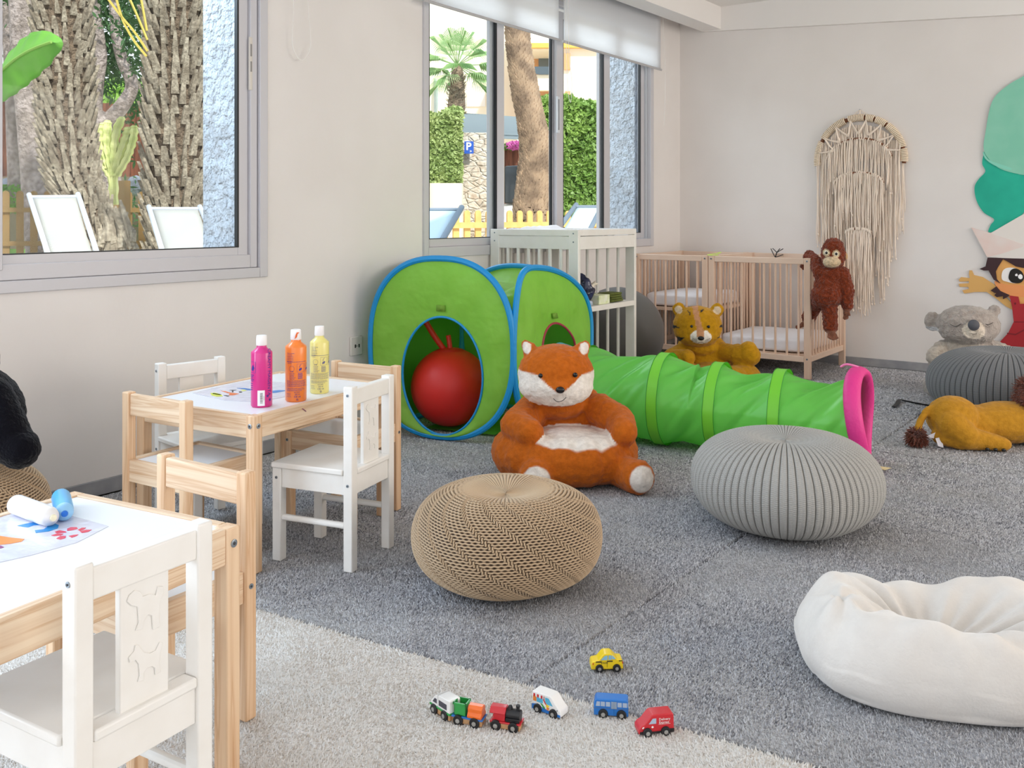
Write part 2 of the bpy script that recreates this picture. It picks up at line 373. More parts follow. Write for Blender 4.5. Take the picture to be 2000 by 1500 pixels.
# window 1, large slider
w1 = thing('window_1', 'large grey aluminium sliding window onto the palm trunks', 'window', (0, 0, 0), kind='structure')
obj('window_frame', bars(G(), -.02, .012, W1[0]-.02, 2.652, .757, 2.38, (.042, .042, .042, .042)), alu_m, w1, bevel=.003)
obj('window_track', bars(G(), -.095, -.021, W1[0]+.002, 2.628, .777, 2.355, (.02, .02, .02, .02)), alu_m, w1, bevel=.002)
obj('inner_frame', bars(G(), -.055, -.002, W1[0]+.025, 2.606, .80, 2.33, (.04, .035, .055, .035)), alu_m, w1, bevel=.003)
s = sash(w1, 1.50, 2.57, .835, 2.31, -.03, (.05, .052, .055, .05))
sash(w1, .6, 1.545, .835, 2.31, -.006, (.05, .05, .055, .05))
ly = WL(491, 120).y
obj('latch_plate', G().box(-.012, -.001, ly-.008, ly+.008, WL(491, 176).z, WL(491, 72).z), mat('latch_cream', 'd6cfc6', .4), w1, bevel=.003)
obj('latch_slot', G().box(-.0015, .0005, ly-.004, ly+.003, WL(491, 110).z, WL(491, 86).z).box(-.0015, .0005, ly-.004, ly+.003, WL(491, 140).z, WL(491, 120).z), mat('slot_grey', '8d8a88', .5), w1)
# window 2, three lights behind the blinds
w2 = thing('window_2', 'white aluminium sliding window behind the changing table', 'window', (0, 0, 0), kind='structure')
obj('window_frame', bars(G(), -.02, .012, 3.655, 6.155, .80, 2.36, (.038, .045, .055, .03)), alu_m, w2, bevel=.003)
obj('window_track', bars(G(), -.095, -.021, W2[0]+.002, W2[1]-.002, .82, 2.34, (.02, .02, .02, .02)), alu2_m, w2, bevel=.002)
Y = lambda px: WL(px, 421, -.03).y
sash(w2, 3.70, Y(975)+.02, .855, 2.30, -.02, (.02, .075, .045, .05))
sash(w2, Y(958), Y(1088), .855, 2.30, -.048, (.10, .05, .045, .05))
sash(w2, Y(1082), Y(1186), .855, 2.30, -.02, (.075, .085, .045, .05))
sash(w2, Y(1172), 6.10, .855, 2.30, -.048, (.05, .06, .045, .05))
hy = WL(1090, 421, 0).y
h = obj('window_handle', G().box(-.008, .006, hy-.012, hy+.016, WL(1090, 260).z, WL(1090, 188).z), alu2_m, w2, bevel=.004)
obj('handle_groove', G().box(.0055, .0075, hy-.006, hy+.004, WL(1090, 254).z, WL(1090, 194).z), mat('slot_dark', '7f858c', .4), h)
hb = WL(1111, 421, -.05).y
g = G(); g.tube([(-.07, hb-.05, WL(1111, 191).z), (-.10, hb, WL(1111, 193).z), (-.10, hb, WL(1111, 260).z), (-.07, hb-.05, WL(1111, 262).z)], .006, 6)
obj('outer_pull', g, mat('pull_dark', '3a3836', .5), w2)
# roller blinds
blind_m = mat('blind_fabric', 'f8f9fb', .8, transl=.68); rail_m = mat('blind_rail', 'b9b7b9', .5)
def blind(yA, zA, yB, zB, x, label):
    t = thing('roller_blind', label, 'blind', (x, (yA+yB)/2, 2.5)); t_loc = Vector(t.location)
    def L_(p): return Vector(p)-t_loc
    g = G(); n = 24
    vs = []
    for i in range(n+1):
        u = i/n; y = yA+(yB-yA)*u; zb = zA+(zB-zA)*u
        for j in range(7):
            v = j/6; vs.append(L_((x+.002*sin(u*19)*v, y, 2.49+(zb-2.49)*v)))
    g.add(vs, [(i*7+j, (i+1)*7+j, (i+1)*7+j+1, i*7+j+1) for i in range(n) for j in range(6)])
    fo = obj('fabric', g, blind_m, t, smooth=180); so = fo.modifiers.new('s', 'SOLIDIFY'); so.thickness = .001
    obj('bottom_rail', G().tube([L_((x, yA-.012, zA)), L_((x, yB+.012, zB))], .0085, 8), rail_m, t)
    obj('roller', G().tube([L_((x-.018, yA-.02, 2.49)), L_((x-.018, yB+.02, 2.49))], .02, 12), alu2_m, t)
    return t
blind(WL(838, 3, .08).y-.03, 2.105, WL(1091, 80, .08).y, 2.088, .08, 'white roller blind over the left half of the far window')
blind(WL(1101, 80, .08).y, 2.086, WL(1290, 137, .08).y, 2.071, .08, 'white roller blind over the right half of the far window')
cord_m = mat('blind_cord_plastic', 'f0ede9', .4)
def cord(pts, label, r=.0015, bead=False):
    o = G()
    if bead:
        P_ = catmull(pts, 30)
        for i, p in enumerate(P_): o.ell(p, .0022, 6)
    o.tube(catmull(pts, 8), r, 5)
    q = obj('blind_cord', o, cord_m, label=label, cat='cord'); return q
pp = [WL(575, -40, .03), WL(573, 30, .03), WL(571, 80, .03), WL(577, 105, .03), WL(590, 118, .03), WL(602, 104, .03), WL(607, 80, .03), WL(603, 30, .03), WL(599, -40, .03)]
top = Vector((.03, pp[0].y+.04, 2.5)); cord([top]+pp+[top+Vector((0, .01, 0))], 'white beaded blind cord loop on the wall between the two windows', .0008, True)
cord([Vector((.1, WL(1294, 42, .1).y, 2.49)), WL(1299, 120, .1), WL(1299, 200, .1), WL(1297, 244, .1)], 'thin white blind cord hanging at the right end of the blinds')
cord([Vector((.1, WL(1109, 50, .1).y, 2.49)), WL(1111, 100, .1), WL(1117, 160, .1), WL(1114, 200, .1), WL(1108, 150, .095), Vector((.095, WL(1104, 50, .1).y, 2.49))], 'thin white blind cord loop hanging between the two blinds')
# socket
oy0, oy1 = WL(682, 675).y, WL(705, 675).y; oz0, oz1 = WL(692, 694).z, WL(692, 657).z
so = thing('wall_socket', 'white wall socket low on the wall left of the green play tent', 'socket', (0, (oy0+oy1)/2, (oz0+oz1)/2))
a, b = (oy1-oy0)/2, (oz1-oz0)/2
obj('socket_plate', G().box(0, .012, -a, a, -b, b), mat('socket_white', 'd9d5cd', .4), so, bevel=.004)
g = G()
for yy in (-.014, .010): g.box(.0115, .0128, yy, yy+.008, -.008, .008)
g.box(.0115, .0128, -.002, .002, -.003, .003); obj('socket_hole', g, black_m, so)
# ------------------------------------------------------------------ small furniture
pine = [woodmat('pine_x', 0, 'f2dfc6', 'c99a6c'), woodmat('pine_y', 1, 'f2dfc6', 'c99a6c'), woodmat('pine_z', 2, 'eed3b4', 'c8976a')]
beech = [woodmat('beech_x', 0, 'ecd6c6', 'dcbda6', 30, .3), woodmat('beech_y', 1, 'ecd6c6', 'dcbda6', 30, .3), woodmat('beech_z', 2, 'e9cfbc', 'd8b59c', 30, .3)]
white_m = mat('white_lacquer', 'eeebe6', .38, mottle=(14, 'e2dcd3', .3))
board_m = mat('white_board', 'eef1f6', .3)
steel_m = mat('steel_screw', '9aa3ab', .3, metal=.8)
hole_m = mat('screw_hole', '3c3d40', .6)
def screw(parent, x, y, z, axis, r=.0045):
    g = G(); M = Matrix.Rotation(pi/2, 4, 'Y' if axis == 'x' else 'X')
    g.lathe([(r, -.001), (r, .001), (r*.7, .0016), (r*.3, .0012)], 12, M=Matrix.Translation((x, y, z)) @ M)
    s = obj('screw', g, steel_m, parent, smooth=40)
    g = G(); g.lathe([(r*.42, -.0021), (r*.42, .0021)], 6, M=Matrix.Translation((x, y, z)) @ M); obj('screw_socket', g, hole_m, s)
def relief(pts, M, d=.0025):
    return G().prism([M @ Vector((x, 0, z)) for x, z in pts], M.to_3x3() @ Vector((0, -d, 0)))
def kritter(label, loc, rz, w=.243):
    t = thing('child_chair', label, 'chair', loc, rz); h = w/2; p = .030
    for sx in (-1, 1):
        x = sx*(h-p/2)
        obj('back_leg', G().box(x-p/2, x+p/2, -p/2, p/2, 0, .53), white_m, t, bevel=.003)
        obj('front_leg', G().box(x-p/2, x+p/2, .245-p/2, .245+p/2, 0, .275), white_m, t, bevel=.003)
        obj('side_apron', G().box(x-.009, x+.009, p/2, .245-p/2, .218, .274), white_m, t, bevel=.001)
        obj('stretcher', G().tube([(x, p/2-.004, .128), (x, .245-p/2+.004, .128)], .0095, 12), white_m, t)
        screw(t, x+sx*.0155, 0, .505, 'x'); screw(t, x+sx*.0155, 0, .247, 'x'); screw(t, x+sx*.0155, .245, .247, 'x')
    obj('front_apron', G().box(-h+p, h-p, .245-.009, .245+.009, .218, .274), white_m, t, bevel=.001)
    obj('rear_apron', G().box(-h+p, h-p, -.009, .009, .218, .274), white_m, t, bevel=.001)
    obj('top_rail', G().box(-h+p-.001, h-p+.001, -.012, .013, .475, .522), white_m, t, bevel=.003)
    sl = obj('back_slat', G().box(-.043, .043, -.006, .006, .29, .476), white_m, t, bevel=.002)
    dog = [(-.030, .0), (-.026, .012), (-.029, .030), (-.034, .042), (-.028, .046), (-.020, .036), (-.008, .036), (.004, .042), (.014, .056), (.020, .058), (.022, .050), (.033, .044), (.031, .036), (.020, .036), (.014, .028), (.012, .010), (.016, .002), (.004, .0), (.004, .012), (-.002, .016), (-.012, .015), (-.018, .010), (-.018, .0)]
    ape = [(-.028, -.004), (-.026, .014), (-.028, .034), (-.036, .046), (-.034, .056), (-.024, .058), (-.020, .046), (-.008, .052), (.006, .052), (.012, .062), (.022, .066), (.032, .062), (.036, .054), (.028, .046), (.016, .040), (.014, .016), (.020, .006), (.006, .004), (.004, .016), (-.004, .022), (-.012, .018), (-.014, -.004)]
    for pts, z in ((ape, .398), (dog, .325)):
        for y_ in (-.006,): obj('animal_relief', relief([(-x*.9, z_+z) for x, z_ in pts], Matrix.Translation((0, y_, 0))), white_m, sl, bevel=.0008)
    sp = G(); q = .004; sp.box(-h-q, h+q, p/2+.001, .262, .275, .292); sp.box(-h+p+.001, h-p-.001, -.016, p/2+.0005, .275, .292)
    obj('seat', sp, white_m, t, bevel=.004)
    return t
def latt_chair(label, loc, rz, w=.285, first=[None]):
    if first[0]: return dup(first[0], loc, rz, label)
    t = thing('child_chair', label, 'chair', loc, rz); h = w/2; p = .029; d = .25
    for sx in (-1, 1):
        x = sx*(h-p/2)
        obj('back_leg', G().box(x-p/2, x+p/2, -p/2, p/2, 0, .50), pine[2], t, bevel=.004)
        obj('front_leg', G().box(x-p/2, x+p/2, d-p/2, d+p/2, 0, .30), pine[2], t, bevel=.004)
        obj('side_rail', G().box(x-.009, x+.009, p/2, d-p/2, .238, .302), pine[1], t, bevel=.002)
        screw(t, x+sx*.0145, 0, .27, 'x', .0055); screw(t, x, d+.0145, .27, 'y', .0055)
    obj('top_rail', G().box(-h+p-.001, h-p+.001, -.007, .012, .432, .495), pine[0], t, bevel=.003)
    for y_ in (0, d): obj('cross_rail', G().box(-h+p-.001, h-p+.001, y_-.010, y_+.009, .238, .302), pine[0], t, bevel=.002)
    obj('seat', G().box(-h+p*.6, h-p*.6, .0, d-.004, .289, .296), board_m, t, smooth=0)
    first[0] = t; return t
def latt_table(label, loc, rz, w, l):
    # origin: far left corner of the top seen from the short side; runs along +x (w) and -y (l)
    t = thing('child_table', label, 'table', loc, rz); p = .033; H = .45
    for x in (0, w-p):
        for y in (0, -l+p):
            lg = obj('leg', G().box(x, x+p, y-p, y, 0, H-.0005), pine[2], t, bevel=.003)
            screw(lg, x+p/2 if 1 else 0, y+.0005 if y == 0 else y-p-.0005, H-.03, 'y', .0075)
            screw(lg, x-.0005 if x == 0 else x+p+.0005, y-p/2, H-.03, 'x', .0075)
    for y in (-.003, -l+.021): obj('short_apron', G().box(p, w-p, y-.018, y, H-.066, H), pine[0], t, bevel=.002)
    for x in (.003, w-.021): obj('long_apron', G().box(x, x+.018, -l+p, -p, H-.066, H), pine[1], t, bevel=.002)
    obj('tabletop', G().box(.019, w-.019, -l+.019, -.019, H-.014, H-.0035), board_m, t, smooth=0)
    return t
# table 1 (front left) and its chairs
T1 = latt_table('pine table in the front left corner with a drawing and two lying paint tubes', (1.388, 1.035, .004), radians(8.5), .455, .63)
A1 = radians(8.5)
latt_chair('plain pine child chair tucked under the far end of the front table', (1.574, 1.215, .004), radians(180+3))
kritter('white child chair nearest the viewer, at the right side of the front table', (1.986, .811, .004), radians(95.7))
# table 2 and its chairs
T2 = latt_table('pine table by the wall carrying three upright paint bottles', (.520, 2.296, 0), radians(6.5), .50, .63)
A2 = radians(6.5)
latt_chair('pine child chair at the near end of the bottle table', (.825, 1.590, 0), radians(4))
latt_chair('pine child chair at the far end of the bottle table, next to the play tent', (.868, 2.385, 0), radians(189))
kritter('white child chair on the wall side of the bottle table', (.478, 1.945, 0), radians(-98))
kritter('white child chair on the open right side of the bottle table, pushed in', (1.258, 2.015, 0), radians(104))

# ------------------------------------------------------------------ changing table
CTX0, CTX1, CTY0, CTY1 = .015, .60, 4.205, 4.835
ct = thing('changing_table', 'white slatted changing table in front of the far window', 'changing table', ((CTX0+CTX1)/2, (CTY0+CTY1)/2, 0))
ox, oy = ct.location.x, ct.location.y
a, b = (CTX1-CTX0)/2, (CTY1-CTY0)/2; ZT = .945; p = .045; q = .030
q = .060; tq = .024
for sx in (-1, 1):
    for sy in (-1, 1):
        x = sx*(a-q/2-.0012); y = sy*(b-tq/2-.0012)
        lg = obj('leg', G().box(x-q/2, x+q/2, y-tq/2, y+tq/2, 0, ZT-.002), white_m, ct, bevel=.003)
        if sy < 0:
            for zz in (ZT-.02, ZT-.065): screw(lg, x, y-tq/2-.001, zz, 'y', .004)
lx = -a+q; rx = a-q
for sy in (-1, 1):
    y = sy*(b-.0135)
    obj('end_board', G().box(lx-.001, rx+.001, y-.009, y+.009, ZT-.105, ZT-.036), white_m, ct, bevel=.002)
    obj('top_rail', G().box(-a+.001, a-.001, y-.012, y+.012, ZT-.035, ZT), white_m, ct, bevel=.003)
    for i in range(6):
        x = lx+(rx-lx)*(i+.8)/6.6
        obj('slat', G().tube([(x, y, .08), (x, y, ZT-.10)], .0095, 10), white_m, ct); 
    obj('low_rail', G().box(lx, rx, y-.010, y+.010, .05, .085), white_m, ct, bevel=.002)
for sx in (-1, 1):
    x = sx*(a-.011)
    obj('side_board', G().box(x-.010, x+.010, -b+tq, b-tq, ZT-.105, ZT-.036), white_m, ct, bevel=.002)
    obj('side_rail', G().box(x-.011, x+.0108, -b+tq, b-tq, ZT-.033, ZT-.001), white_m, ct, bevel=.002)
for i in range(7):
    y = -b+p+(2*b-2*p)*(i+.6)/7.1
    for x in (-a+.02,):
        obj('slat', G().tube([(x, y, .535), (x, y, ZT-.10)], .011, 10), white_m, ct)
        obj('slat', G().tube([(x, y, .07), (x, y, .505)], .011, 10), white_m, ct)
obj('top_board', G().box(-a+.02, a-.02, -b+.02, b-.02, ZT-.06, ZT-.045), white_m, ct, smooth=0)
obj('shelf', G().box(-a+.005, a-.003, -b+.02, b-.02, .503, .532), white_m, ct, bevel=.002)
obj('low_shelf', G().box(-a+.01, a-.01, -b+.02, b-.02, .05, .07), white_m, ct, bevel=.002)
# crumpled paper/towel on top
def crump(u, v):
    x = -a+.035+(2*a-.07)*u; y = -b+.03+(2*b-.06)*v
    e = min(u, 1-u, v, 1-v); z = ZT-.040+.03*min(1, e*9)+.010*fnoise((x, y, 0), 9)+.006*fnoise((x, y, 3), 24)
    z += .030*exp(-((u-.08)/.1)**2)*(.6+.5*v)+.022*exp(-((u-.93)/.07)**2)*exp(-((v-.25)/.3)**2)
    return (x+ox, y+oy, z)
obj('changing_pad', G().grid(crump, 50, 50), mat('pad_white', 'f6f5f9', .8), smooth=180, label='white crumpled changing pad on top of the slatted changing table', cat='pad')
# things on its shelf
SY = lambda px: WL(px, 421, .59).y
bag = thing('plastic_bag', 'dark shiny navy plastic bag bulging on the changing table shelf', 'bag', (.525, SY(1162), .5325))
g = G(); g.ell((0, 0, .065), (.055, .045, .06), 20); g.cap((0, 0, .11), (-.03, 0, .16), .035, .02, 4)
blob('bag_body', g, .006, mat('bag_foil', '1b1e33', .18, mottle=(18, '3c4264', .8)), bag, fuzz=(.012, 22))
tb = thing('tissue_box', 'pale green tissue box with a tissue standing up, on the shelf', 'box', (.495, (SY(1171)+SY(1196))/2, .5325))
w_ = (SY(1192)-SY(1171))/2
obj('carton', G().box(-.06, .085, -w_, w_, 0, .05), mat('carton_green', 'd5dfa8', .6, mottle=(25, 'f2f3e6', .8)), tb, bevel=.002)
g = G(); g.grid(lambda u, v: (-.01+.05*(u-.5)+.012*sin(v*7), .02*sin(u*6)+.045*v**1.4, .05+.075*v*(1-.5*abs(u-.5))), 14, 14)
tt = obj('tissue', g, mat('tissue_cream', 'f3e6d6', .9), tb, smooth=180); tt.modifiers.new('s', 'SOLIDIFY').thickness = .001
cl = thing('folded_cloth', 'olive green folded muslin at the right end of the shelf', 'cloth', (.53, (SY(1198)+SY(1221))/2, .5325))
w_ = (SY(1221)-SY(1198))/2
for i in range(4):
    g = G(); z = .003+i*.0125; g.box(-.06+.004*i, .05-.003*i, -w_+.003*(i % 2), w_-.004*(i % 3), z, z+.0115)
    obj('fold', g, mat('muslin_olive', '66702f', .95, bump=(90, .6, .004), mottle=(20, '4d5522', .6)), cl, bevel=.005, seg=3)
obj('wipes_packet', G().box(.535, .59, SY(1146), SY(1159), .5325, .562), mat('wipes_blue', 'c9cfd8', .4, mottle=(30, '9fb0cf', .6)), bevel=.01, label='whitish packet of wipes between the bag and the tissue box', cat='packet')

# ------------------------------------------------------------------ cots
def crib(x0, x1, y0, y1, label, mz, H=.755, near=True):
    t = thing('crib', label, 'cot', ((x0+x1)/2, (y0+y1)/2, 0)); a, b = (x1-x0)/2, (y1-y0)/2; p = .042; q = .028
    for sx in (-1, 1):
        for sy in (-1, 1):
            x = sx*(a-p/2); y = sy*(b-q/2)
            lg = obj('post', G().box(x-p/2, x+p/2, y-q/2, y+q/2, 0, H), beech[2], t, bevel=.004)
            if sy < 0:
                for zz in (H-.02, .125): screw(lg, x, y-q/2-.001, zz, 'y', .006)
    for sy in (-1, 1):
        y = sy*(b-q/2)
        obj('top_rail', G().box(-a+p, a-p, y-.0125, y+.0125, H-.040, H-.002), beech[0], t, bevel=.003)
        obj('low_rail', G().box(-a+p, a-p, y-.0125, y+.0125, .105, .142), beech[0], t, bevel=.003)
        n = max(4, round((2*a-2*p)/.075))
        for i in range(n):
            x = -a+p+(2*a-2*p)*(i+.5)/n
            obj('slat', G().tube([(x, y, .14), (x, y, H-.038)], .0075, 8), beech[2], t)
    for sx in (-1, 1):
        x = sx*(a-p/2)
        obj('top_rail', G().box(x-.0125, x+.0125, -b+q, b-q, H-.040, H-.002), beech[1], t, bevel=.003)
        obj('low_rail', G().box(x-.0125, x+.0125, -b+q, b-q, .105, .142), beech[1], t, bevel=.003)
        n = round((2*b-2*q)/.055)
        for i in range(n):
            y = -b+q+(2*b-2*q)*(i+.5)/n
            obj('slat', G().tube([(x, y, .14), (x, y, H-.038)], .0075, 8), beech[2], t)
    obj('bed_base', G().box(-a+p*.6, a-p*.6, -b+q+.002, b-q-.002, mz-.025, mz-.003), beech[0], t, bevel=.002)
    c = Vector(t.location)
    def mt(u, v):
        return None
    m = G(); nx = 26; X, Yh = a-.05, b-.045; hh = .045
    def surf(u, v):
        th = 2*pi*u; ph = pi*(v-.5); cx, sx_ = cos(th), sin(th); n1 = .22
        f = lambda s, e: (abs(s)**e)*(1 if s >= 0 else -1)
        r = f(cos(ph), .25); x = X*r*f(cx, n1); y = Yh*r*f(sx_, n1); z = hh*f(sin(ph), .3)
        return (x, y, mz+hh+z+.004*fnoise((x, y, z), 12)+.003*fnoise((x*3, y*3, z*30), 9))
    m.grid(surf, 72, 24, cu=True)
    return t, m
SX, SY0, SY1 = .585, 5.825, 6.535
t, m = crib(SX+.004, 1.272, SY0, SY1, 'beech cot nearest the hanging, with the orange ape hanging on its post', .150)
sheet_m = mat('bed_sheet', 'f4f3f8', .85, bump=(14, .5, .02))
obj('mattress', m, sheet_m, smooth=180, loc=t.location, label='white sheeted mattress low in the right-hand cot', cat='mattress')
t, m = crib(.03, SX, SY0, SY1, 'beech cot in the corner behind the big grey ball, mattress set high', .395)
obj('mattress', m, sheet_m, smooth=180, loc=t.location, label='white sheeted mattress set high in the corner cot', cat='mattress')
# ties on the rails
g = G(); c0 = Vector((SX-.01, SY0+.015, .7585)); g.tube(catmull([c0, c0+Vector((.05, .03, .01)), c0+Vector((.10, .0, .02)), c0+Vector((.06, -.02, .0)), c0+Vector((.0, .0, .0)), c0+Vector((.07, .03, -.002))], 6), .0022, 5)
obj('ribbon', g, mat('lime_ribbon', 'd3ee6a', .5), label='lime yellow ribbon on the rail where the two cots meet', cat='ribbon')
g = G(); c0 = Vector((.80, SY1-.04, .757))
for k in range(3):
    a_ = k*1.1; g.tube(catmull([c0+Vector((.05*cos(a_), .01*sin(a_), .03)), c0+Vector((.01, -.02, .0)), c0+Vector((.0, -.02, -.03)), c0+Vector((-.05*cos(a_+.5), .01, .028-.02*k))], 6), .003, 5)
obj('cord_tie', g, mat('cord_black', '1c1b1d', .5), label='black cord knotted on the back rail of the right-hand cot', cat='cord')

# a purple crayon stroke on the long apron of the bottle table
c_, s_ = cos(A2), sin(A2)
def t2loc(p): dx, dy = p.x-.520, p.y-2.296; return Vector((dx*c_+dy*s_, -dx*s_+dy*c_, p.z))
q0 = t2loc(FP(600, 789, .45)); g = G(); g.tube(catmull([(.4988, q0.y-.012, .437), (.4988, q0.y-.003, .431), (.4988, q0.y+.004, .426)], 4), .0012, 5)
obj('crayon_stroke', g, mat('crayon_purple', '8a3f6a', .6), T2, label='purple crayon stroke')
# ------------------------------------------------------------------ carpet pile: short yarn tufts on the nearer carpet pieces
def pile_mat(name):
    m = mat(name, 'aaaaaa', .95, attr='Col', spec=.08, sheen=.15); return m
def pile(parent, test, xr, yr, sp, h, r, cols, seed, lift):
    rng = np.random.default_rng(seed); nx = int((xr[1]-xr[0])/sp); ny = int((yr[1]-yr[0])/sp)
    X, Y = np.meshgrid(np.arange(nx)*sp+xr[0], np.arange(ny)*sp+yr[0], indexing='ij'); X = X.ravel()+rng.uniform(-.45, .45, X.size)*sp; Y = Y.ravel()+rng.uniform(-.45, .45, Y.size)*sp
    dx, dy = X-CAM[0], Y-CAM[1]; cx = dx*VX[0]+dy*UX[0]; cy = dx*VX[1]+dy*UX[1]; px = 1000+F_PX*cx/np.maximum(cy, .2); py = HORIZON+F_PX*CAM_H/np.maximum(cy, .2)
    k = test(X, Y) & (cy > .8) & (cy < 7.6) & (px > -120) & (px < 2120) & (py < 1640); k &= rng.random(X.size) < np.clip(1.9-.42*cy, .12, 1)
    X, Y, cy = X[k], Y[k], cy[k]; n = X.size; sc = 1/np.sqrt(np.clip(1.9-.42*cy, .12, 1))
    mo = np.array([fnoise((x, y, 0), 2.3, seed)+.6*fnoise((x, y*1.2, 0), 7, seed)+.35*fnoise((x, y, 0), 21, seed) for x, y in zip(X, Y)])
    a = mo*4+rng.uniform(0, 2*np.pi, n)*.55; rr = r*rng.uniform(.75, 1.25, n)*sc; hh = h*rng.uniform(.65, 1.2, n); le = h*rng.uniform(.15, .9, n)
    th = rng.uniform(0, 2*np.pi, n); V = np.empty((n, 5, 3))
    for j in range(4): V[:, j, 0] = X+rr*np.cos(th+j*np.pi/2); V[:, j, 1] = Y+rr*np.sin(th+j*np.pi/2); V[:, j, 2] = lift
    V[:, 4, 0] = X+le*np.cos(a); V[:, 4, 1] = Y+le*np.sin(a); V[:, 4, 2] = lift+hh
    idx = np.arange(n)[:, None]*5; F_ = np.stack([np.concatenate([idx+j, idx+(j+1) % 4, idx+4], 1) for j in range(4)], 1).reshape(-1, 3).astype(np.int32)
    me = bpy.data.meshes.new('pile'); me.vertices.add(n*5); me.vertices.foreach_set('co', V.ravel()); me.loops.add(F_.size); me.loops.foreach_set('vertex_index', F_.ravel())
    me.polygons.add(len(F_)); me.polygons.foreach_set('loop_start', np.arange(0, F_.size, 3, dtype=np.int32)); me.update(calc_edges=True); me.polygons.foreach_set('use_smooth', [True]*len(F_))
    d, b, l, bl = (np.array(lin(c)) for c in cols); t = rng.random(n)
    C_ = np.where((t < .5)[:, None], b+(l-b)*(t*2)[:, None], b+(d-b)*((t-.5)*2*.9)[:, None]); w_ = np.clip(mo*1.7+.35, 0, 1)[:, None]; C_ = C_*(1-.38*w_)+bl*(.38*w_)
    CC = np.ones((n, 5, 4)); CC[:, :, :3] = C_[:, None, :]; CC[:, :4, :3] *= .8  # tuft roots darkened, painting the shade between tufts
    at_ = me.color_attributes.new('Col', 'FLOAT_COLOR', 'POINT'); at_.data.foreach_set('color', CC.ravel()); me.update()
    o = obj('pile', me, pile_mat('carpet_yarn'), parent, smooth=0, kind='stuff'); return o
cps = [o for o in COL.objects if o.name.startswith('carpet') and o.type == 'MESH' and not o.parent]; cps.sort(key=lambda o: o.name); rugo = [o for o in COL.objects if o.name == 'rug'][0]
YL = lambda x: 1.44+.115*x
gcol = ('4c4d56', 'b2b3ba', 'e6e7ec', 'c3beb8'); ccol = ('c9bcae', 'f2eee9', 'fffefc', 'efe8df')
pile(cps[0], lambda x, y: (x < 2.0655) & (y > YL(x)+.003) & (y < 4.23), (.03, 2.07), (1.4, 4.24), .0043, .0085, .0026, gcol, 1, -.005)
pile(cps[1], lambda x, y: (x > 2.0725) & (y > YL(x)+.003) & (y < 4.23), (2.07, 4.4), (1.4, 4.24), .0043, .0085, .0026, gcol, 2, -.005)
pile(cps[2], lambda x, y: (x < 2.0655) & (y > 4.245), (.03, 2.07), (4.24, 6.57), .0043, .0085, .0026, gcol, 4, -.005)
pile(cps[3], lambda x, y: (x > 2.0725) & (y > 4.245), (2.07, 4.4), (4.24, 6.57), .0043, .0085, .0026, gcol, 5, -.005)
pile(rugo, lambda x, y: (y < YL(x)-.008), (.36, 4.2), (.3, 1.95), .0046, .0095, .0030, ccol, 3, -.002)
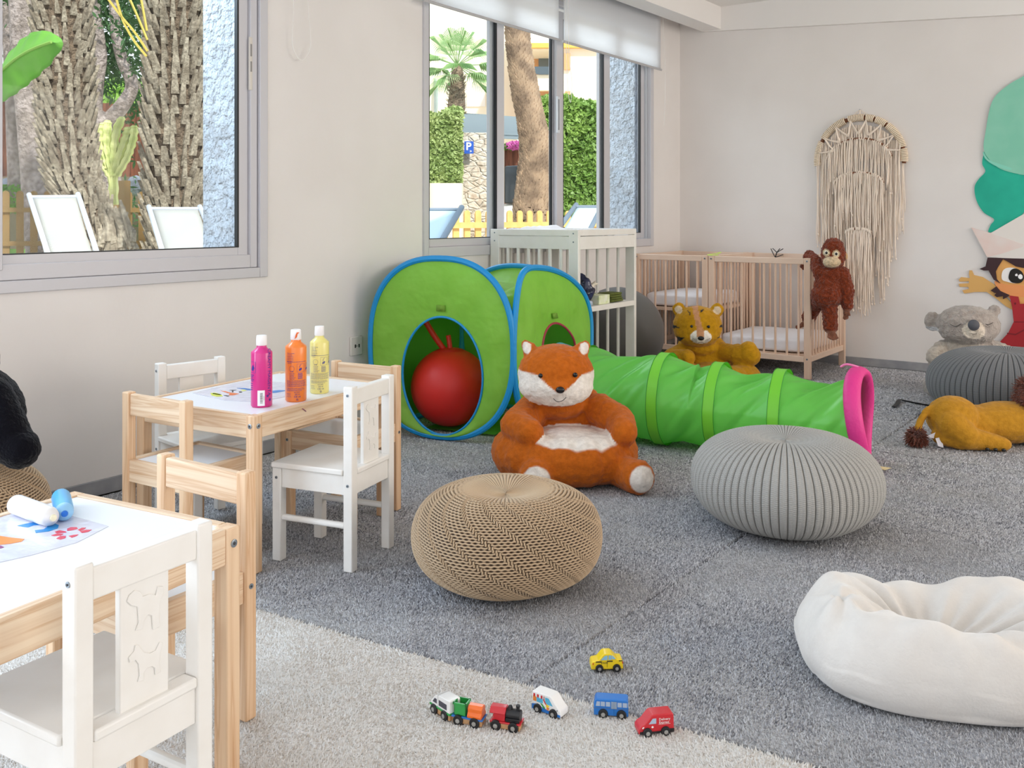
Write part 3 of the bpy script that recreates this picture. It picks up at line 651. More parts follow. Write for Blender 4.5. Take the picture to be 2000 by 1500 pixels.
# ------------------------------------------------------------------ poufs
def knitmat(name, col, dark, kind):
    m = mat(name, col, .92, spec=.12, sheen=.2); N = m.node_tree.nodes; L = m.node_tree.links; b = N['Principled BSDF']
    a = N.new('ShaderNodeAttribute'); a.attribute_name = 'Col'; L.new(a.outputs['Color'], b.inputs['Base Color'])
    tc = N.new('ShaderNodeTexCoord'); n = N.new('ShaderNodeTexNoise'); n.inputs['Scale'].default_value = 380; n.inputs['Detail'].default_value = 2; L.new(tc.outputs['Object'], n.inputs['Vector'])
    bp = N.new('ShaderNodeBump'); bp.inputs['Strength'].default_value = .5; bp.inputs['Distance'].default_value = .002; L.new(n.outputs['Fac'], bp.inputs['Height']); L.new(bp.outputs[0], b.inputs['Normal'])
    return m
def pouf_mesh(name, R, H, kind, col, dark, nu, nv, seed=0):
    u = np.arange(nu)/nu; v = np.arange(nv)/(nv-1)
    U, V = np.meshgrid(u, v, indexing='ij')
    # profile: bottom flat, bulging side, flat gathered top.  v=0 bottom centre, 1 top centre
    ph = (V-.5)*np.pi; c, s = np.cos(ph), np.sin(ph)
    r = R*np.sign(c)*np.abs(c)**.62; z = np.sign(s)*np.abs(s)**.95*H/2+H/2
    z = np.where(z < .0, 0, z); z -= .020*np.exp(-((1-V)/.05)**2)
    lump = .006*np.sin(2*np.pi*U*3+seed)+.004*np.sin(2*np.pi*U*5+2*seed+V*4)
    r = r*(1+lump/R*np.sin(np.pi*V))
    th = 2*np.pi*U
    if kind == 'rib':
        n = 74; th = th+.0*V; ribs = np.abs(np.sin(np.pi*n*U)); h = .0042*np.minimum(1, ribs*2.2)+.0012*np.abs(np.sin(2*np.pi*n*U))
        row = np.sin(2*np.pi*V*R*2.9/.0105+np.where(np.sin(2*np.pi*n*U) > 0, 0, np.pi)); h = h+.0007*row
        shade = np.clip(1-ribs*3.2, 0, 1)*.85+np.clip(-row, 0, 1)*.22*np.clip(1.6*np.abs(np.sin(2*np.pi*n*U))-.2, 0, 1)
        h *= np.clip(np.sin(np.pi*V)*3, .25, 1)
    else:
        rows = 62; st = 190; rr = V*rows; ri = np.floor(rr); fr = rr-ri
        W = 11.; uu = U*st+ri*1.15; blk = np.floor(uu/W); fu = uu/W-blk
        wave = .13*np.sin(2*np.pi*U*st/2.0+ri*np.pi)
        ridge = np.abs(np.sin(np.pi*(fr+wave))); vert = np.abs(np.sin(np.pi*(fu/.12)))
        isv = fu < .17
        h = np.where(isv, .0085*np.abs(np.sin(np.pi*fu/.085))**.5, .0085*ridge**.7)
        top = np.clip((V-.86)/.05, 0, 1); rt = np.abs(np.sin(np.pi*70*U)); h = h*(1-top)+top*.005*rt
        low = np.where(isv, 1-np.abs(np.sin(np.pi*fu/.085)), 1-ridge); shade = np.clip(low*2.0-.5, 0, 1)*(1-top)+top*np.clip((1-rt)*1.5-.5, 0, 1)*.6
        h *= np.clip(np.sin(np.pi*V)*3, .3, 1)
    h = h-.004
    nr, nz = np.abs(c)**1., s   # approximate normal
    r = np.maximum(r+h*nr, .0005); z = z+h*nz*np.where(V > .5, 1, .3)
    z = np.maximum(z, .0005+0*z)
    P_ = np.stack([r*np.cos(th), r*np.sin(th), z], -1).reshape(-1, 3)
    i = np.arange(nu)[:, None]; j = np.arange(nv-1)[None, :]; i2 = (i+1) % nu
    F_ = np.stack([i*nv+j, i2*nv+j, i2*nv+j+1, i*nv+j+1], -1).reshape(-1, 4)
    me = bpy.data.meshes.new(name); me.vertices.add(len(P_)); me.vertices.foreach_set('co', P_.ravel())
    me.loops.add(F_.size); me.loops.foreach_set('vertex_index', F_.ravel().astype(np.int32))
    me.polygons.add(len(F_)); me.polygons.foreach_set('loop_start', np.arange(0, F_.size, 4, dtype=np.int32))
    me.update(calc_edges=True); me.polygons.foreach_set('use_smooth', [True]*len(F_))
    ca, cb = np.array(lin(col)), np.array(lin(dark)); s_ = shade.reshape(-1, 1); C_ = ca*(1-s_)+cb*s_  # dark yarn colour in grooves and stitch gaps paints their shade
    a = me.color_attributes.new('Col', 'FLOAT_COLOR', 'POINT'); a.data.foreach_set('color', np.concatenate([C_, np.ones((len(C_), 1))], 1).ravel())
    me.update(); return me
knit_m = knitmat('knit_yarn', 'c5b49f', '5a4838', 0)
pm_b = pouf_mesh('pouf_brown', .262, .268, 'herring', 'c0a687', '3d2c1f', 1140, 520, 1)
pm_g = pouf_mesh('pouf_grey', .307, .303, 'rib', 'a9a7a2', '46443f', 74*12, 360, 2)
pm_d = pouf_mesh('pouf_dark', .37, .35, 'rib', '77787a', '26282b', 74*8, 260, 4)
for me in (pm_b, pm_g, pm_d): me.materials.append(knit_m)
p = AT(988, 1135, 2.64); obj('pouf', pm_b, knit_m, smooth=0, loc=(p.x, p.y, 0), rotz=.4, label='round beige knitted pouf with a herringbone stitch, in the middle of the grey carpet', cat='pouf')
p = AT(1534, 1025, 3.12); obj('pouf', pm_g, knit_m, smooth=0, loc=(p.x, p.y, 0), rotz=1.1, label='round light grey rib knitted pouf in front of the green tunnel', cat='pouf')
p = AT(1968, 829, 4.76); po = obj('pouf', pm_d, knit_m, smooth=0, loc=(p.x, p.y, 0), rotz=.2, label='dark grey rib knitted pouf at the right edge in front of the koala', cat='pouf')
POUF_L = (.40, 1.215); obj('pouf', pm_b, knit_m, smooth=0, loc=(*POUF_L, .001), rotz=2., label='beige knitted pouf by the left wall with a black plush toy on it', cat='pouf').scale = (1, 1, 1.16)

# ------------------------------------------------------------------ bean bag
bb_m = mat('beanbag_velvet', 'ddd8d2', .9, sheen=.5, bump=[(160, .3, .003), (7, .25, .03)], mottle=[(3.2, 'cdc5bd', .5), (40, 'd2ccc6', .35)], spec=.15)
BPROF = catmull([(0, .052, 0), (.10, .062, 0), (.28, .105, 0), (.50, .150, 0), (.70, .166, 0), (.86, .148, 0), (.965, .100, 0), (.99, .058, 0), (.95, .022, 0), (.86, .002, 0), (.5, .0, 0), (0, .0, 0)], 10)
def bean(u, v):
    th = 2*pi*u; f = v*(len(BPROF)-1); i = min(len(BPROF)-2, int(f)); q = BPROF[i].lerp(BPROF[i+1], f-i); rho, z = q.x, q.y
    n = 2.5; c, s = cos(th), sin(th); k = (abs(c/.365)**n+abs(s/.240)**n)**(-1/n)
    k *= 1+.014*sin(3*th+1)+.008*sin(7*th)
    for a0, am, wd in ((2.42, .13, .09), (pi+.3, .02, .25), (-.5, .03, .12), (.75, .05, .12)):     # pulled corners
        d = (th-a0+pi) % (2*pi)-pi; k *= 1+am*exp(-(d/wd)**2)*min(1, rho)
    top = v < .62; z *= 1+.10*sin(th+3.6)+.06*sin(2*th+1)
    if top:
        g1 = sin(9*th+3.2*sin(2*th+.7)+1.5*sin(5*th)); g2 = sin(19*th+4*sin(2*th)+2)
        z += (-.020*(.5+.5*g1)-.006*g2)*exp(-((rho-.38)/.26)**2)
        z += (.011*sin(6*th+2.2*sin(th*2))+.005*sin(15*th+3*sin(2*th)))*exp(-((rho-.80)/.15)**2)
        rho += -.020*(.5+.5*sin(11*th+1.7*sin(3*th)))*exp(-((rho-.9)/.10)**2)
    tt_ = max(0., 1-rho)**1.5 if top else 0.
    if v < .75:
        for kx, ky, kn, ka in ((-.265, -.045, 5, .011), (.12, -.185, 5, .012), (.0, -.16, 3, .006)):      # puckers round the pulled-in corners
            ddx, ddy = k*rho*c-kx, k*rho*s-ky; dd_ = sqrt(ddx*ddx+ddy*ddy)/.075; z += ka*sin(kn*atan2(ddy, ddx)+2*dd_)*dd_*exp(-dd_*dd_*.8)*1.4-ka*1.6*exp(-(dd_/.22)**2)
    x = k*rho*c-.085*tt_; y = k*rho*s-.02*tt_
    w_ = (z > .012)*min(1, z*20)
    return (x+.004*fnoise((x, y, z+9), 8)*w_, y+.004*fnoise((x, y, z+5), 8)*w_, max(0, z+.007*fnoise((x, y, z), 8)*w_+.003*fnoise((x, y, z), 22)*w_)+.002)
g = G(); g.grid(bean, 300, 130, cu=True)
p = AT(1885, 1300, 2.095); bbo = obj('bean_bag', g, bb_m, smooth=180, loc=(p.x, p.y, 0), rotz=YAW-.10, label='off white velvet floor cushion with a pinched centre, bottom right on the carpet', cat='floor cushion')

# ------------------------------------------------------------------ pop-up play tent
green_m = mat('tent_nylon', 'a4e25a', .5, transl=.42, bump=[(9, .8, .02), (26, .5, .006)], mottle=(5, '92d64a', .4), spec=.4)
green2_m = mat('tent_nylon_shaded', '62b03a', .6, transl=.35, bump=[(9, .35, .02)])  # darker copy of the nylon, painting the shade inside the tent
blue_m = mat('tent_binding', '0a8fd2', .5, bump=(60, .3, .003)); red_m = mat('red_binding', 'a8364a', .5); teal_m = mat('teal_collar', '5aaec6', .55)
TA = .365; TEX = Vector((.974, .225, 0)); TEY = Vector((-.07, .9975, 0)); TC = Vector((.806, 3.352, 0))-TA*TEX+TA*TEY
tent = thing('play_tent', 'green pop-up play tent with blue edging and a round front opening', 'play tent', TC)
def TL(x, y, z):                               # the sprung panels lean: the right side slumps forwards
    h = max(0., (z-.42)/.405); wx = min(1., max(0., (x+TA)/(2*TA))); f = max(0., 1-(y/TA)**2)
    return TEX*x+TEY*(y-.16*h*f*wx**2)+Vector((0, 0, z-.055*h*max(0., (y+TA)/(2*TA))*wx))
TB, TZ, TN = .405, .420, 2.4
def outl(t, a=TA, b=TB, n=TN, low=0.):         # superellipse outline in (s, z)
    c, s = cos(t), sin(t); b = b-low*(s > 0); f = lambda q: math.copysign(abs(q)**(2/n), q); return a*f(c), TZ+b*f(s)
def side_panel(name, place, m, hole=None, rim=None, edge=True, parent=tent, wr=1., low=0.):
    n = 96; rings = 22; g = G(); vs = []
    for i in range(n):
        t = 2*pi*i/n; xo, zo = outl(t, low=low)
        if hole:
            cx, cz, rx, rz = hole; xi, zi = cx+rx*cos(t), cz+rz*sin(t)
        else: xi, zi = 0, TZ
        for j in range(rings+1):
            q = j/rings; x = xi+(xo-xi)*q; z = zi+(zo-zi)*q
            bul = .016*sin(pi*q)*wr; bul += .006*fnoise((x*1.0, z*.5, 3), 14)*1.6*sin(pi*q)+.003*sin(22*x+6*z)*sin(pi*q)
            vs.append(place(x, bul, z))
    k = rings+1; g.add(vs, [(i*k+j, ((i+1) % n)*k+j, ((i+1) % n)*k+j+1, i*k+j+1) for i in range(n) for j in range(rings)])
    o = obj(name, g, m, parent, smooth=180)
    if edge:
        obj('binding', G().ring([place(*(lambda q: (q[0], 0, q[1]))(outl(2*pi*i/96, low=low))) for i in range(96)], .0145, 8), blue_m, o)
    if hole: obj('hole_binding', G().ring([place(cx+rx*cos(2*pi*i/64), .002, cz+rz*sin(2*pi*i/64)) for i in range(64)], .0055, 6), rim, o)
    return o
fr = side_panel('front_panel', lambda x, b, z: TL(x, -TA-b, z), green_m, (.012, .292, .205, .268), blue_m)
side_panel('right_panel', lambda x, b, z: TL(TA+b, x, z), green_m, (.03, .275, .185, .245), red_m, low=.018)
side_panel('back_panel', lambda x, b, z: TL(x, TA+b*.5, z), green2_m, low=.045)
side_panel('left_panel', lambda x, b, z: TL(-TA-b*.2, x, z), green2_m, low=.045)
def topz(x, y):
    Fq = lambda q: (max(0, 1-min(1, abs(q)/TA)**TN))**(1/TN)
    Fz = lambda q, lo: (TB-lo)*Fq(q)
    lx_ = .018+.027*(TA-x)/(2*TA); ly_ = .045*(y+TA)/(2*TA)
    dx, dy = max(1e-4, 1-abs(x)/TA), max(1e-4, 1-abs(y)/TA)
    return TZ+(Fz(x, ly_)/dy+Fz(y, lx_)/dx)/(1/dx+1/dy)-.10*min(1, dx*3)*min(1, dy*3)*.8
g = G(); g.grid(lambda u, v: TL(TA*(2*u-1)*.999, TA*(2*v-1)*.999, topz(TA*(2*u-1)*.9999, TA*(2*v-1)*.9999)-.004), 44, 44); obj('top_panel', g, green_m, tent, smooth=180)
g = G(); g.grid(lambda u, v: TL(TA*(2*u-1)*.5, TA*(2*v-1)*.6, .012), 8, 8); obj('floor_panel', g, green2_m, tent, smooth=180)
patch = mat('label_patch', '6f9a2b', .7)
for px, pz, pl in ((.012, .60, lambda x, z: TL(x, -TA-.013, z)), (.03, .56, lambda x, z: TL(TA+.013, x, z))):
    g = G(); g.add([pl(px-.022, pz-.014), pl(px+.022, pz-.014), pl(px+.022, pz+.014), pl(px-.022, pz+.014)], [(0, 1, 2, 3)]); o = obj('care_patch', g, patch, tent); o.modifiers.new('s', 'SOLIDIFY').thickness = .003
# hopper ball inside
bp_ = AT(868, 760, 4.50)
hb_ = thing('hopper_ball', 'red rubber hopper ball sitting inside the green play tent', 'ball', (bp_.x+.01, bp_.y+.03, .018))
rub = mat('red_rubber', 'd2241d', .45, bump=(260, .15, .001))
g = G(); g.ell((0, 0, .186), (.187, .187, .186), 48)
for k in range(7): g.ring([(.186*cos(pi/2-.25-k*.02)*cos(q*pi/20)*1.0, .186*cos(pi/2-.25-k*.02)*sin(q*pi/20), .186+.1865*sin(pi/2-.25-k*.02)) for q in range(40)], .0008, 4)
obj('ball_body', g, rub, hb_, smooth=180)
obj('handle', G().tube(catmull([(-.03*cos(YAW), -.03*sin(YAW), .365), (-.07*cos(YAW), -.07*sin(YAW), .42), (-.12*cos(YAW), -.12*sin(YAW), .50)], 5), [.014]*10+[.012], 10), rub, hb_, smooth=180)
obj('handle', G().tube(catmull([(0, 0, .365), (-.005, 0, .40), (-.012, 0, .43)], 5), .012, 10), rub, hb_, smooth=180)

# ------------------------------------------------------------------ tunnel
TS, TE = Vector((.795, 3.722, 0)), Vector((2.135, 3.952, 0)); TD = (TE-TS); TLen = TD.length; tx = TD.normalized(); ty = Vector((-tx.y, tx.x, 0))
tun = thing('play_tunnel', 'green nylon crawl tunnel running from the play tent to its pink end ring', 'play tunnel', TS)
tgreen = mat('tunnel_nylon', '7fe262', .36, transl=.36, bump=[(6, .3, .02)], spec=.5); tband = mat('tunnel_band', '84dc3e', .45, transl=.2)
hoops = [0, .105, .385, .565, .76, .985]
def tsurf(u, v, off=0):
    a = 2*pi*v; x = u*TLen; R = .207-.018*u
    lo = max([h for h in hoops if h <= u+1e-9], default=0); hi = min([h for h in hoops if h > u], default=1)
    q = (u-lo)/max(1e-6, hi-lo); sag = sin(pi*min(1, max(0, q)))
    Rr = R-.020*sag*(1 if u > .1 else .3)-.022*sag*max(0, sin(a))*(.5+u)-(.020*max(0, sin(a)) if .5 < u < .97 else 0)
    tw = a*1.0+u*9.5                           # fabric twisted between hoops
    wr = sag*(.012*sin(tw*5+1.5*sin(u*13))+.006*sin(tw*9+2.1+u*7)+.003*sin(tw*17))*(.4+.6*(sin(a+.6)*.5+.5))
    Rr += wr+off+.004*fnoise((u*8, cos(a)*2, sin(a)*2), 1.2)
    z = R+.004+Rr*sin(a)*(1.0-.03*sag*(sin(a) > 0)); 
    z = max(z, .004)
    return tx*x+ty*(Rr*cos(a)*1.02)+Vector((0, 0, z))
g = G(); g.grid(lambda u, v: tsurf(.10+.885*u, v), 340, 180, cv=True); tb_ = obj('tunnel_body', g, tgreen, tun, smooth=180)
g = G(); g.grid(lambda u, v: tsurf(.105*u, v, .003), 30, 72, cv=True); obj('collar', g, teal_m, tun, smooth=180)
for h in hoops[1:-1]:
    g = G(); g.grid(lambda u, v: tsurf(h-.0001, v, .002)+tx*(.046*(u-.5)), 6, 96, cv=True); hb2 = obj('hoop_band', g, tband, tb_, smooth=180)
    g = G()
    for s_ in (-1, 1): g.ring([tsurf(h-.0001, v/96, .0032)+tx*(.0235*s_) for v in range(96)], .0012, 4)
    obj('seam', g, mat('seam_green', '2f8f25', .6), hb2)
pk = mat('pink_padding', 'e0358c', .55, bump=[(70, .5, .004), (12, .2, .01)])
obj('end_ring', G().ring([tx*(TLen*.99)+ty*(.183*cos(2*pi*i/72))+tx*(.010*sin(2*pi*i/36)-.01*sin(2*pi*i/72))+Vector((0, 0, .202+.181*sin(2*pi*i/72))) for i in range(72)], .021, 12, flat=1.6), pk, tun, smooth=180)
g = G(); g.tube(catmull([tx*(TLen*.985-.07)+Vector((0, 0, .398)), tx*(TLen*.985-.045)+Vector((0, 0, .410)), tx*(TLen*.985)+Vector((0, 0, .402))], 4), .010, 8, flat=.5); obj('tie', g, mat('pink_tie', 'e97bb0', .5), tun)
g = G(); p = FP(1722, 917); g.prism([(p.x-.03, p.y, .002), (p.x+.015, p.y-.01, .002), (p.x+.03, p.y+.03, .004), (p.x-.02, p.y+.02, .006)], (0, 0, .001)); obj('paper_scrap', g, mat('paper_cream', 'ecdcae', .8), label='small cream paper scrap on the carpet beside the pink tunnel ring', cat='paper')

# ------------------------------------------------------------------ big grey ball
gb = thing('exercise_ball', 'big dark grey exercise ball on the floor behind the changing table', 'ball', (.296, 5.145, 0))
g = G(); g.ell((0, 0, .287), .287, 64)
obj('ball_body', g, mat('ball_vinyl', '605f5e', .5, bump=(300, .1, .001)), gb, smooth=180)
obj('ball_plug', G().ell((.10*cos(-.5), .28*sin(-.5), .20), .008, 10), mat('plug_white', 'cfcfcf', .5), gb)
# ------------------------------------------------------------------ plush animals (camera-side frames: x to the right of the picture, y away, z up)
def fur(name, rough=.95, sc=150): return mat(name, 'b0703a', rough, attr='Col', sheen=.12, spec=.1, bump=[(sc, .6, .004), (sc*.3, .35, .008)], mottle=(sc*.35, None, .35))
fur_m = fur('plush_fur'); dark_m = mat('bead_black', '0d0c0d', .25)
def stitch(parent, pts, r=.0012, m=None, name='stitching'): return obj(name, G().tube(catmull(pts, 5), r, 5), m or dark_m, parent, smooth=180)
# --- fox seat
p = AT(1112, 912, 3.70)
fox = thing('fox_chair', 'plush orange fox seat with a white lap cushion, in front of the play tent', 'plush toy', (p.x, p.y, 0), YAW-atan2(112, 1850))
OR, WH, WH2 = lin('c2641a'), lin('efe6dc'), lin('e2d6c9')
g = G()
for k in range(16):
    a = 2*pi*k/16; g.ell((-.02+.185*cos(a), .0+.16*sin(a), .098), (.105, .105, .096), 14)
g.ell((-.0, -.05, .115), (.215, .185, .085), 20)
g.ell((-.03, .12, .23), (.18, .09, .13), 20); g.ell((-.05, .06, .28), (.13, .09, .07), 16)
g.cap((-.15, .05, .24), (-.205, -.08, .215), .068, .062); g.cap((-.205, -.08, .215), (-.150, -.155, .205), .062, .056)
g.cap((.12, .06, .25), (.195, -.02, .225), .066, .060); g.cap((.195, -.02, .225), (.205, -.11, .20), .060, .054)
g.cap((-.13, -.15, .06), (-.118, -.235, .066), .062, .067); g.cap((.19, -.12, .06), (.250, -.215, .062), .062, .064)
HC = Vector((-.052, -.01, .402)); g.ell(HC, (.150, .125, .118), 28); g.ell(HC+Vector((0, -.03, -.04)), (.146, .11, .082), 24); g.ell(HC+Vector((.016, -.10, -.038)), (.050, .050, .034), 14)
for sx, ex in ((-1, -.098), (1, .094)):
    g.cap(HC+Vector((ex, .01, .085)), HC+Vector((ex*1.22, .012, .112)), .033, .020, 4, 12)
def foxcol(c, n):
    x, y, z = c; hx, hy, hz = x-HC.x, y-HC.y, z-HC.z
    if (z > .33 and abs(hx) < .2 or z > .296 and abs(hx) < .13) and not (z < .33 and y > .0):
        dx = abs(hx-.016)
        lim = -.048+.062*min(1, (dx/.085))**1.3 if dx < .085 else .014+.10*(dx-.085)
        w_ = smooth01(lim-hz, .004)*(1 if hy < .05 else 0)
        ear = 0
        for ex in (-.098, .094):
            d = sqrt(((hx-ex*1.17)/.018)**2+((hz-.104)/.024)**2)
            if hy < .0: ear = max(ear, smooth01(1-d, .15))
        return mixc(OR, WH, max(w_, ear))
    # soles
    for cx, cz, yy, rx, rz in ((-.118, .062, -.285, .050, .050), (.262, .064, -.262, .044, .048)):
        if y < -.228 and z < .14:
            d = sqrt(((x-cx)/rx)**2+((z-cz)/rz)**2)
            if d < 1.3: return mixc(OR, WH, smooth01(1-d, .1))
    lap = ((x-.0)/.195)**2+((y+.085)/.145)**2
    if lap < 1.2 and .12 < z < .203 and n[2] > .25: 
        return mixc(OR, WH, smooth01(1-lap, .1))
    return OR
fb = blob('fox_body', g, .0062, fur_m, fox, foxcol, 8, (.0035, 45))
for ex, ez in ((-.018-.038, .022), (.016+.058, .026)):
    obj('eye', G().ell(HC+Vector((ex, -.112, ez-.010)), (.0095, .007, .0095), 12), dark_m, fox, smooth=180)
obj('nose', G().ell(HC+Vector((.018, -.152, -.034)), (.017, .010, .013), 14), dark_m, fox, smooth=180)
stitch(fox, [HC+Vector((-.008, -.150, -.066)), HC+Vector((.006, -.153, -.077)), HC+Vector((.026, -.151, -.074)), HC+Vector((.040, -.146, -.062))])
# --- tiger seat
p = AT(1385, 770, 5.36)
tig = thing('tiger_chair', 'plush mustard yellow tiger seat sitting between the green tunnel and the cots', 'plush toy', (p.x, p.y, .006), YAW-atan2(385, 1850))
MU, MU2, TAN, BK = lin('bd8a18'), lin('c79a2c'), lin('c58e66'), lin('24262c')
HC2 = Vector((-.065, .0, .385)); g = G()
for k in range(14):
    a = 2*pi*k/14; g.ell((.02+.17*cos(a), .16*sin(a), .095), (.105, .10, .095), 12)
g.ell((.02, 0, .09), (.2, .17, .10), 18); g.ell((-.04, .07, .22), (.155, .09, .13), 18); g.ell((-.05, .03, .265), (.115, .08, .055), 14)
g.cap((-.14, .03, .235), (-.215, -.03, .20), .055, .055); g.cap((-.215, -.03, .20), (-.12, -.085, .22), .055, .047)
g.cap((.07, .03, .245), (.16, -.02, .235), .050, .052); g.cap((.16, -.02, .235), (.225, -.05, .235), .060, .058); g.ell((.215, -.05, .255), (.055, .05, .062), 14)
g.cap((.19, -.14, .055), (.27, -.2, .055), .06, .06); g.cap((-.16, -.14, .055), (-.22, -.2, .055), .06, .06)
g.ell(HC2, (.140, .115, .118), 26); g.ell(HC2+Vector((0, -.02, -.035)), (.128, .10, .078), 20); g.ell(HC2+Vector((.020, -.095, -.045)), (.060, .035, .042), 14)
for ex in (-.105, .110): g.ell(HC2+Vector((ex, .01, .095)), (.040, .022, .040), 12)
TRI = [((-.140, .015), (-.140, -.012), (-.098, .0)), ((-.118, -.052), (-.10, -.085), (-.070, -.055)), ((-.060, .098), (-.040, .088), (-.038, .070)), ((.035, .100), (.016, .098), (.022, .088)), ((.140, .018), (.138, -.002), (.118, .008)), ((.132, -.045), (.128, -.065), (.108, -.054))]
def intri(x, z, t):
    (ax, az), (bx, bz), (cx, cz) = t
    d = [(bx-ax)*(z-az)-(bz-az)*(x-ax), (cx-bx)*(z-bz)-(cz-bz)*(x-bx), (ax-cx)*(z-cz)-(az-cz)*(x-cx)]
    return all(q >= -1e-5 for q in d) or all(q <= 1e-5 for q in d)
def tigcol(c, n):
    x, y, z = c; hx, hy, hz = x-HC2.x, y-HC2.y, z-HC2.z
    if z > .28 and hy < .03:
        if ((hx-.020)/.058)**2+((hz+.045)/.040)**2 < 1 and hy < -.06:
            if abs(hx-.018) < .021 and hz > -.046: return TAN
            return WH
        cx_ = -.012+.030*(1-min(1, max(0, (hz+.02)/.13)))
        if abs(hx-cx_) < .0155 and hz > -.02: return TAN
        if any(intri(hx, hz, t) for t in TRI): return BK
        for ex in (-.105, .110):
            if hy < .0 and sqrt((hx-ex)**2+(hz-.095)**2) < .022: return lin('d9c3a6')
    return MU
blob('tiger_body', g, .0068, fur_m, tig, tigcol, 7, (.003, 45))
for ex in (-.030, .062): obj('eye', G().ell(HC2+Vector((ex, -.108, .012)), (.0085, .006, .0085), 12), dark_m, tig, smooth=180)
obj('nose', G().ell(HC2+Vector((.021, -.134, -.050)), (.018, .008, .012), 14), dark_m, tig, smooth=180)
for s_ in (-1, 1):
    for k in range(3): stitch(tig, [HC2+Vector((.021+s_*.022, -.131, -.062-.006*k)), HC2+Vector((.021+s_*.036, -.125, -.056-.007*k)), HC2+Vector((.021+s_*.052, -.108, -.052-.008*k))], .0009, name='whisker')
stitch(tig, [HC2+Vector((.004, -.130, -.078)), HC2+Vector((.021, -.133, -.072)), HC2+Vector((.038, -.128, -.078))])
# --- orang-utan
p = AT(1618, 700, 5.80)
ora = thing('plush_ape', 'rust brown plush orang-utan hooked by one arm over the cot post', 'plush toy', (p.x, p.y, 0), YAW-atan2(618, 1850))
RB, FACE, SKIN = lin('87391b'), lin('ecd2ac'), lin('96604a')
g = G()
HD = Vector((.028, -.03, .775)); g.ell(HD+Vector((0, .01, .005)), (.072, .066, .098), 22); g.ell(HD+Vector((0, 0, .05)), (.062, .06, .06), 16); g.ell(HD+Vector((-.010, -.045, -.038)), (.052, .045, .036), 16)
g.ell((0, 0, .58), (.088, .072, .105), 20); g.ell((-.01, -.01, .53), (.095, .082, .085), 20); g.ell((.01, .0, .66), (.10, .062, .055), 16)
g.cap((-.05, .0, .675), (-.075, .07, .735), .044, .038); g.cap((-.075, .07, .735), (-.115, .16, .768), .036, .034); g.cap((-.115, .16, .768), (-.140, .19, .70), .034, .030)
g.cap((.08, 0, .665), (.105, -.01, .56), .046, .048); g.cap((.105, -.01, .56), (.108, -.01, .47), .046, .034)
g.cap((-.045, .02, .50), (-.080, .12, .45), .048, .040); g.cap((-.080, .12, .45), (-.120, .20, .37), .044, .044)
g.cap((.005, -.01, .49), (.012, -.02, .34), .050, .044)
# hands and feet, skin coloured
g.cap((.108, -.012, .46), (.103, -.012, .43), .020, .020, 3)
for k, (dx, dz, ln) in enumerate(((-.014, 0, .030), (-.005, -.004, .036), (.005, -.004, .034), (.013, 0, .028))): g.cap((.103+dx*.6, -.012, .425), (.100+dx, -.014, .425-ln), .0075, .006, 5, 8)
g.cap((.115, -.02, .44), (.124, -.03, .415), .008, .006, 4, 8)
g.cap((.012, -.025, .33), (.018, -.045, .305), .026, .024, 4)
for dx, ln in ((-.024, .03), (-.010, .04), (.006, .045), (.020, .04), (.032, .03)): g.cap((.018+dx*.7, -.05, .300), (.022+dx, -.06-.2*ln, .305-ln*.8), .0085, .007, 4, 8)
g.cap((-.125, .20, .345), (-.155, .195, .325), .020, .018, 4)
for dz, ln in ((-.010, .03), (-.003, .038), (.005, .034)): g.cap((-.160, .195, .322+dz), (-.160-ln, .185, .312+dz*1.4), .0075, .006, 4, 8)
def oracol(c, n):
    x, y, z = c; h = Vector((x, y, z))-HD
    if ((h.x+.010)/.054)**2+((h.z+.036)/.034)**2 < 1 and h.y < -.02: return FACE
    for ex in (-.040, .016):
        if ((h.x-ex)/.021)**2+((h.z-.014-(.006 if ex < 0 else 0))/.024)**2 < 1 and h.y < -.01: return FACE
    if z < .452 and x > .07: return SKIN
    if z < .322 and x > -.06: return SKIN
    if x < -.10 and z < .350 and z > .2 and y > .12: return SKIN
    return RB
ob = blob('ape_body', g, .0055, mat('ape_fur', '803a20', .95, attr='Col', sheen=.25, spec=.1, bump=[(170, 1., .008), (60, .9, .012)], mottle=(55, None, .7)), ora, oracol, 4, (.0, 45))
me = ob.data; n_ = len(me.vertices); co = np.empty(n_*3); me.vertices.foreach_get('co', co); co = co.reshape(-1, 3); nm = np.empty(n_*3); me.vertices.foreach_get('normal', nm); nm = nm.reshape(-1, 3)
ca = np.empty(n_*4); me.color_attributes['Col'].data.foreach_get('color', ca); ca = ca.reshape(-1, 4); isf = (abs(ca[:, 0]-RB[0]) < .01)
d = np.array([fnoise(c, 70)+.6*fnoise(c, 130, 4) for c in co]); co += nm*(d*isf*.0075)[:, None]; me.vertices.foreach_set('co', co.ravel())
for ex, dz in ((-.040, .020), (.016, .014)):
    e = obj('eye', G().ell(HD+Vector((ex, -.052, dz)), (.013, .009, .015), 14), mat('eye_white', 'e9e2cf', .3), ora, smooth=180)
    obj('pupil', G().ell(HD+Vector((ex+.001, -.0600, dz)), (.0078, .004, .0085), 12), dark_m, e, smooth=180)
stitch(ora, [HD+Vector((-.046, -.070, -.046)), HD+Vector((-.010, -.091, -.052)), HD+Vector((.028, -.074, -.046))], .0009, mat('stitch_brown', '9c7c5a', .8))
obj('ear', G().ell(HD+Vector((.074, .01, -.002)), (.010, .012, .020), 12), mat('ear_felt', 'cda77c', .9), ora, smooth=180)
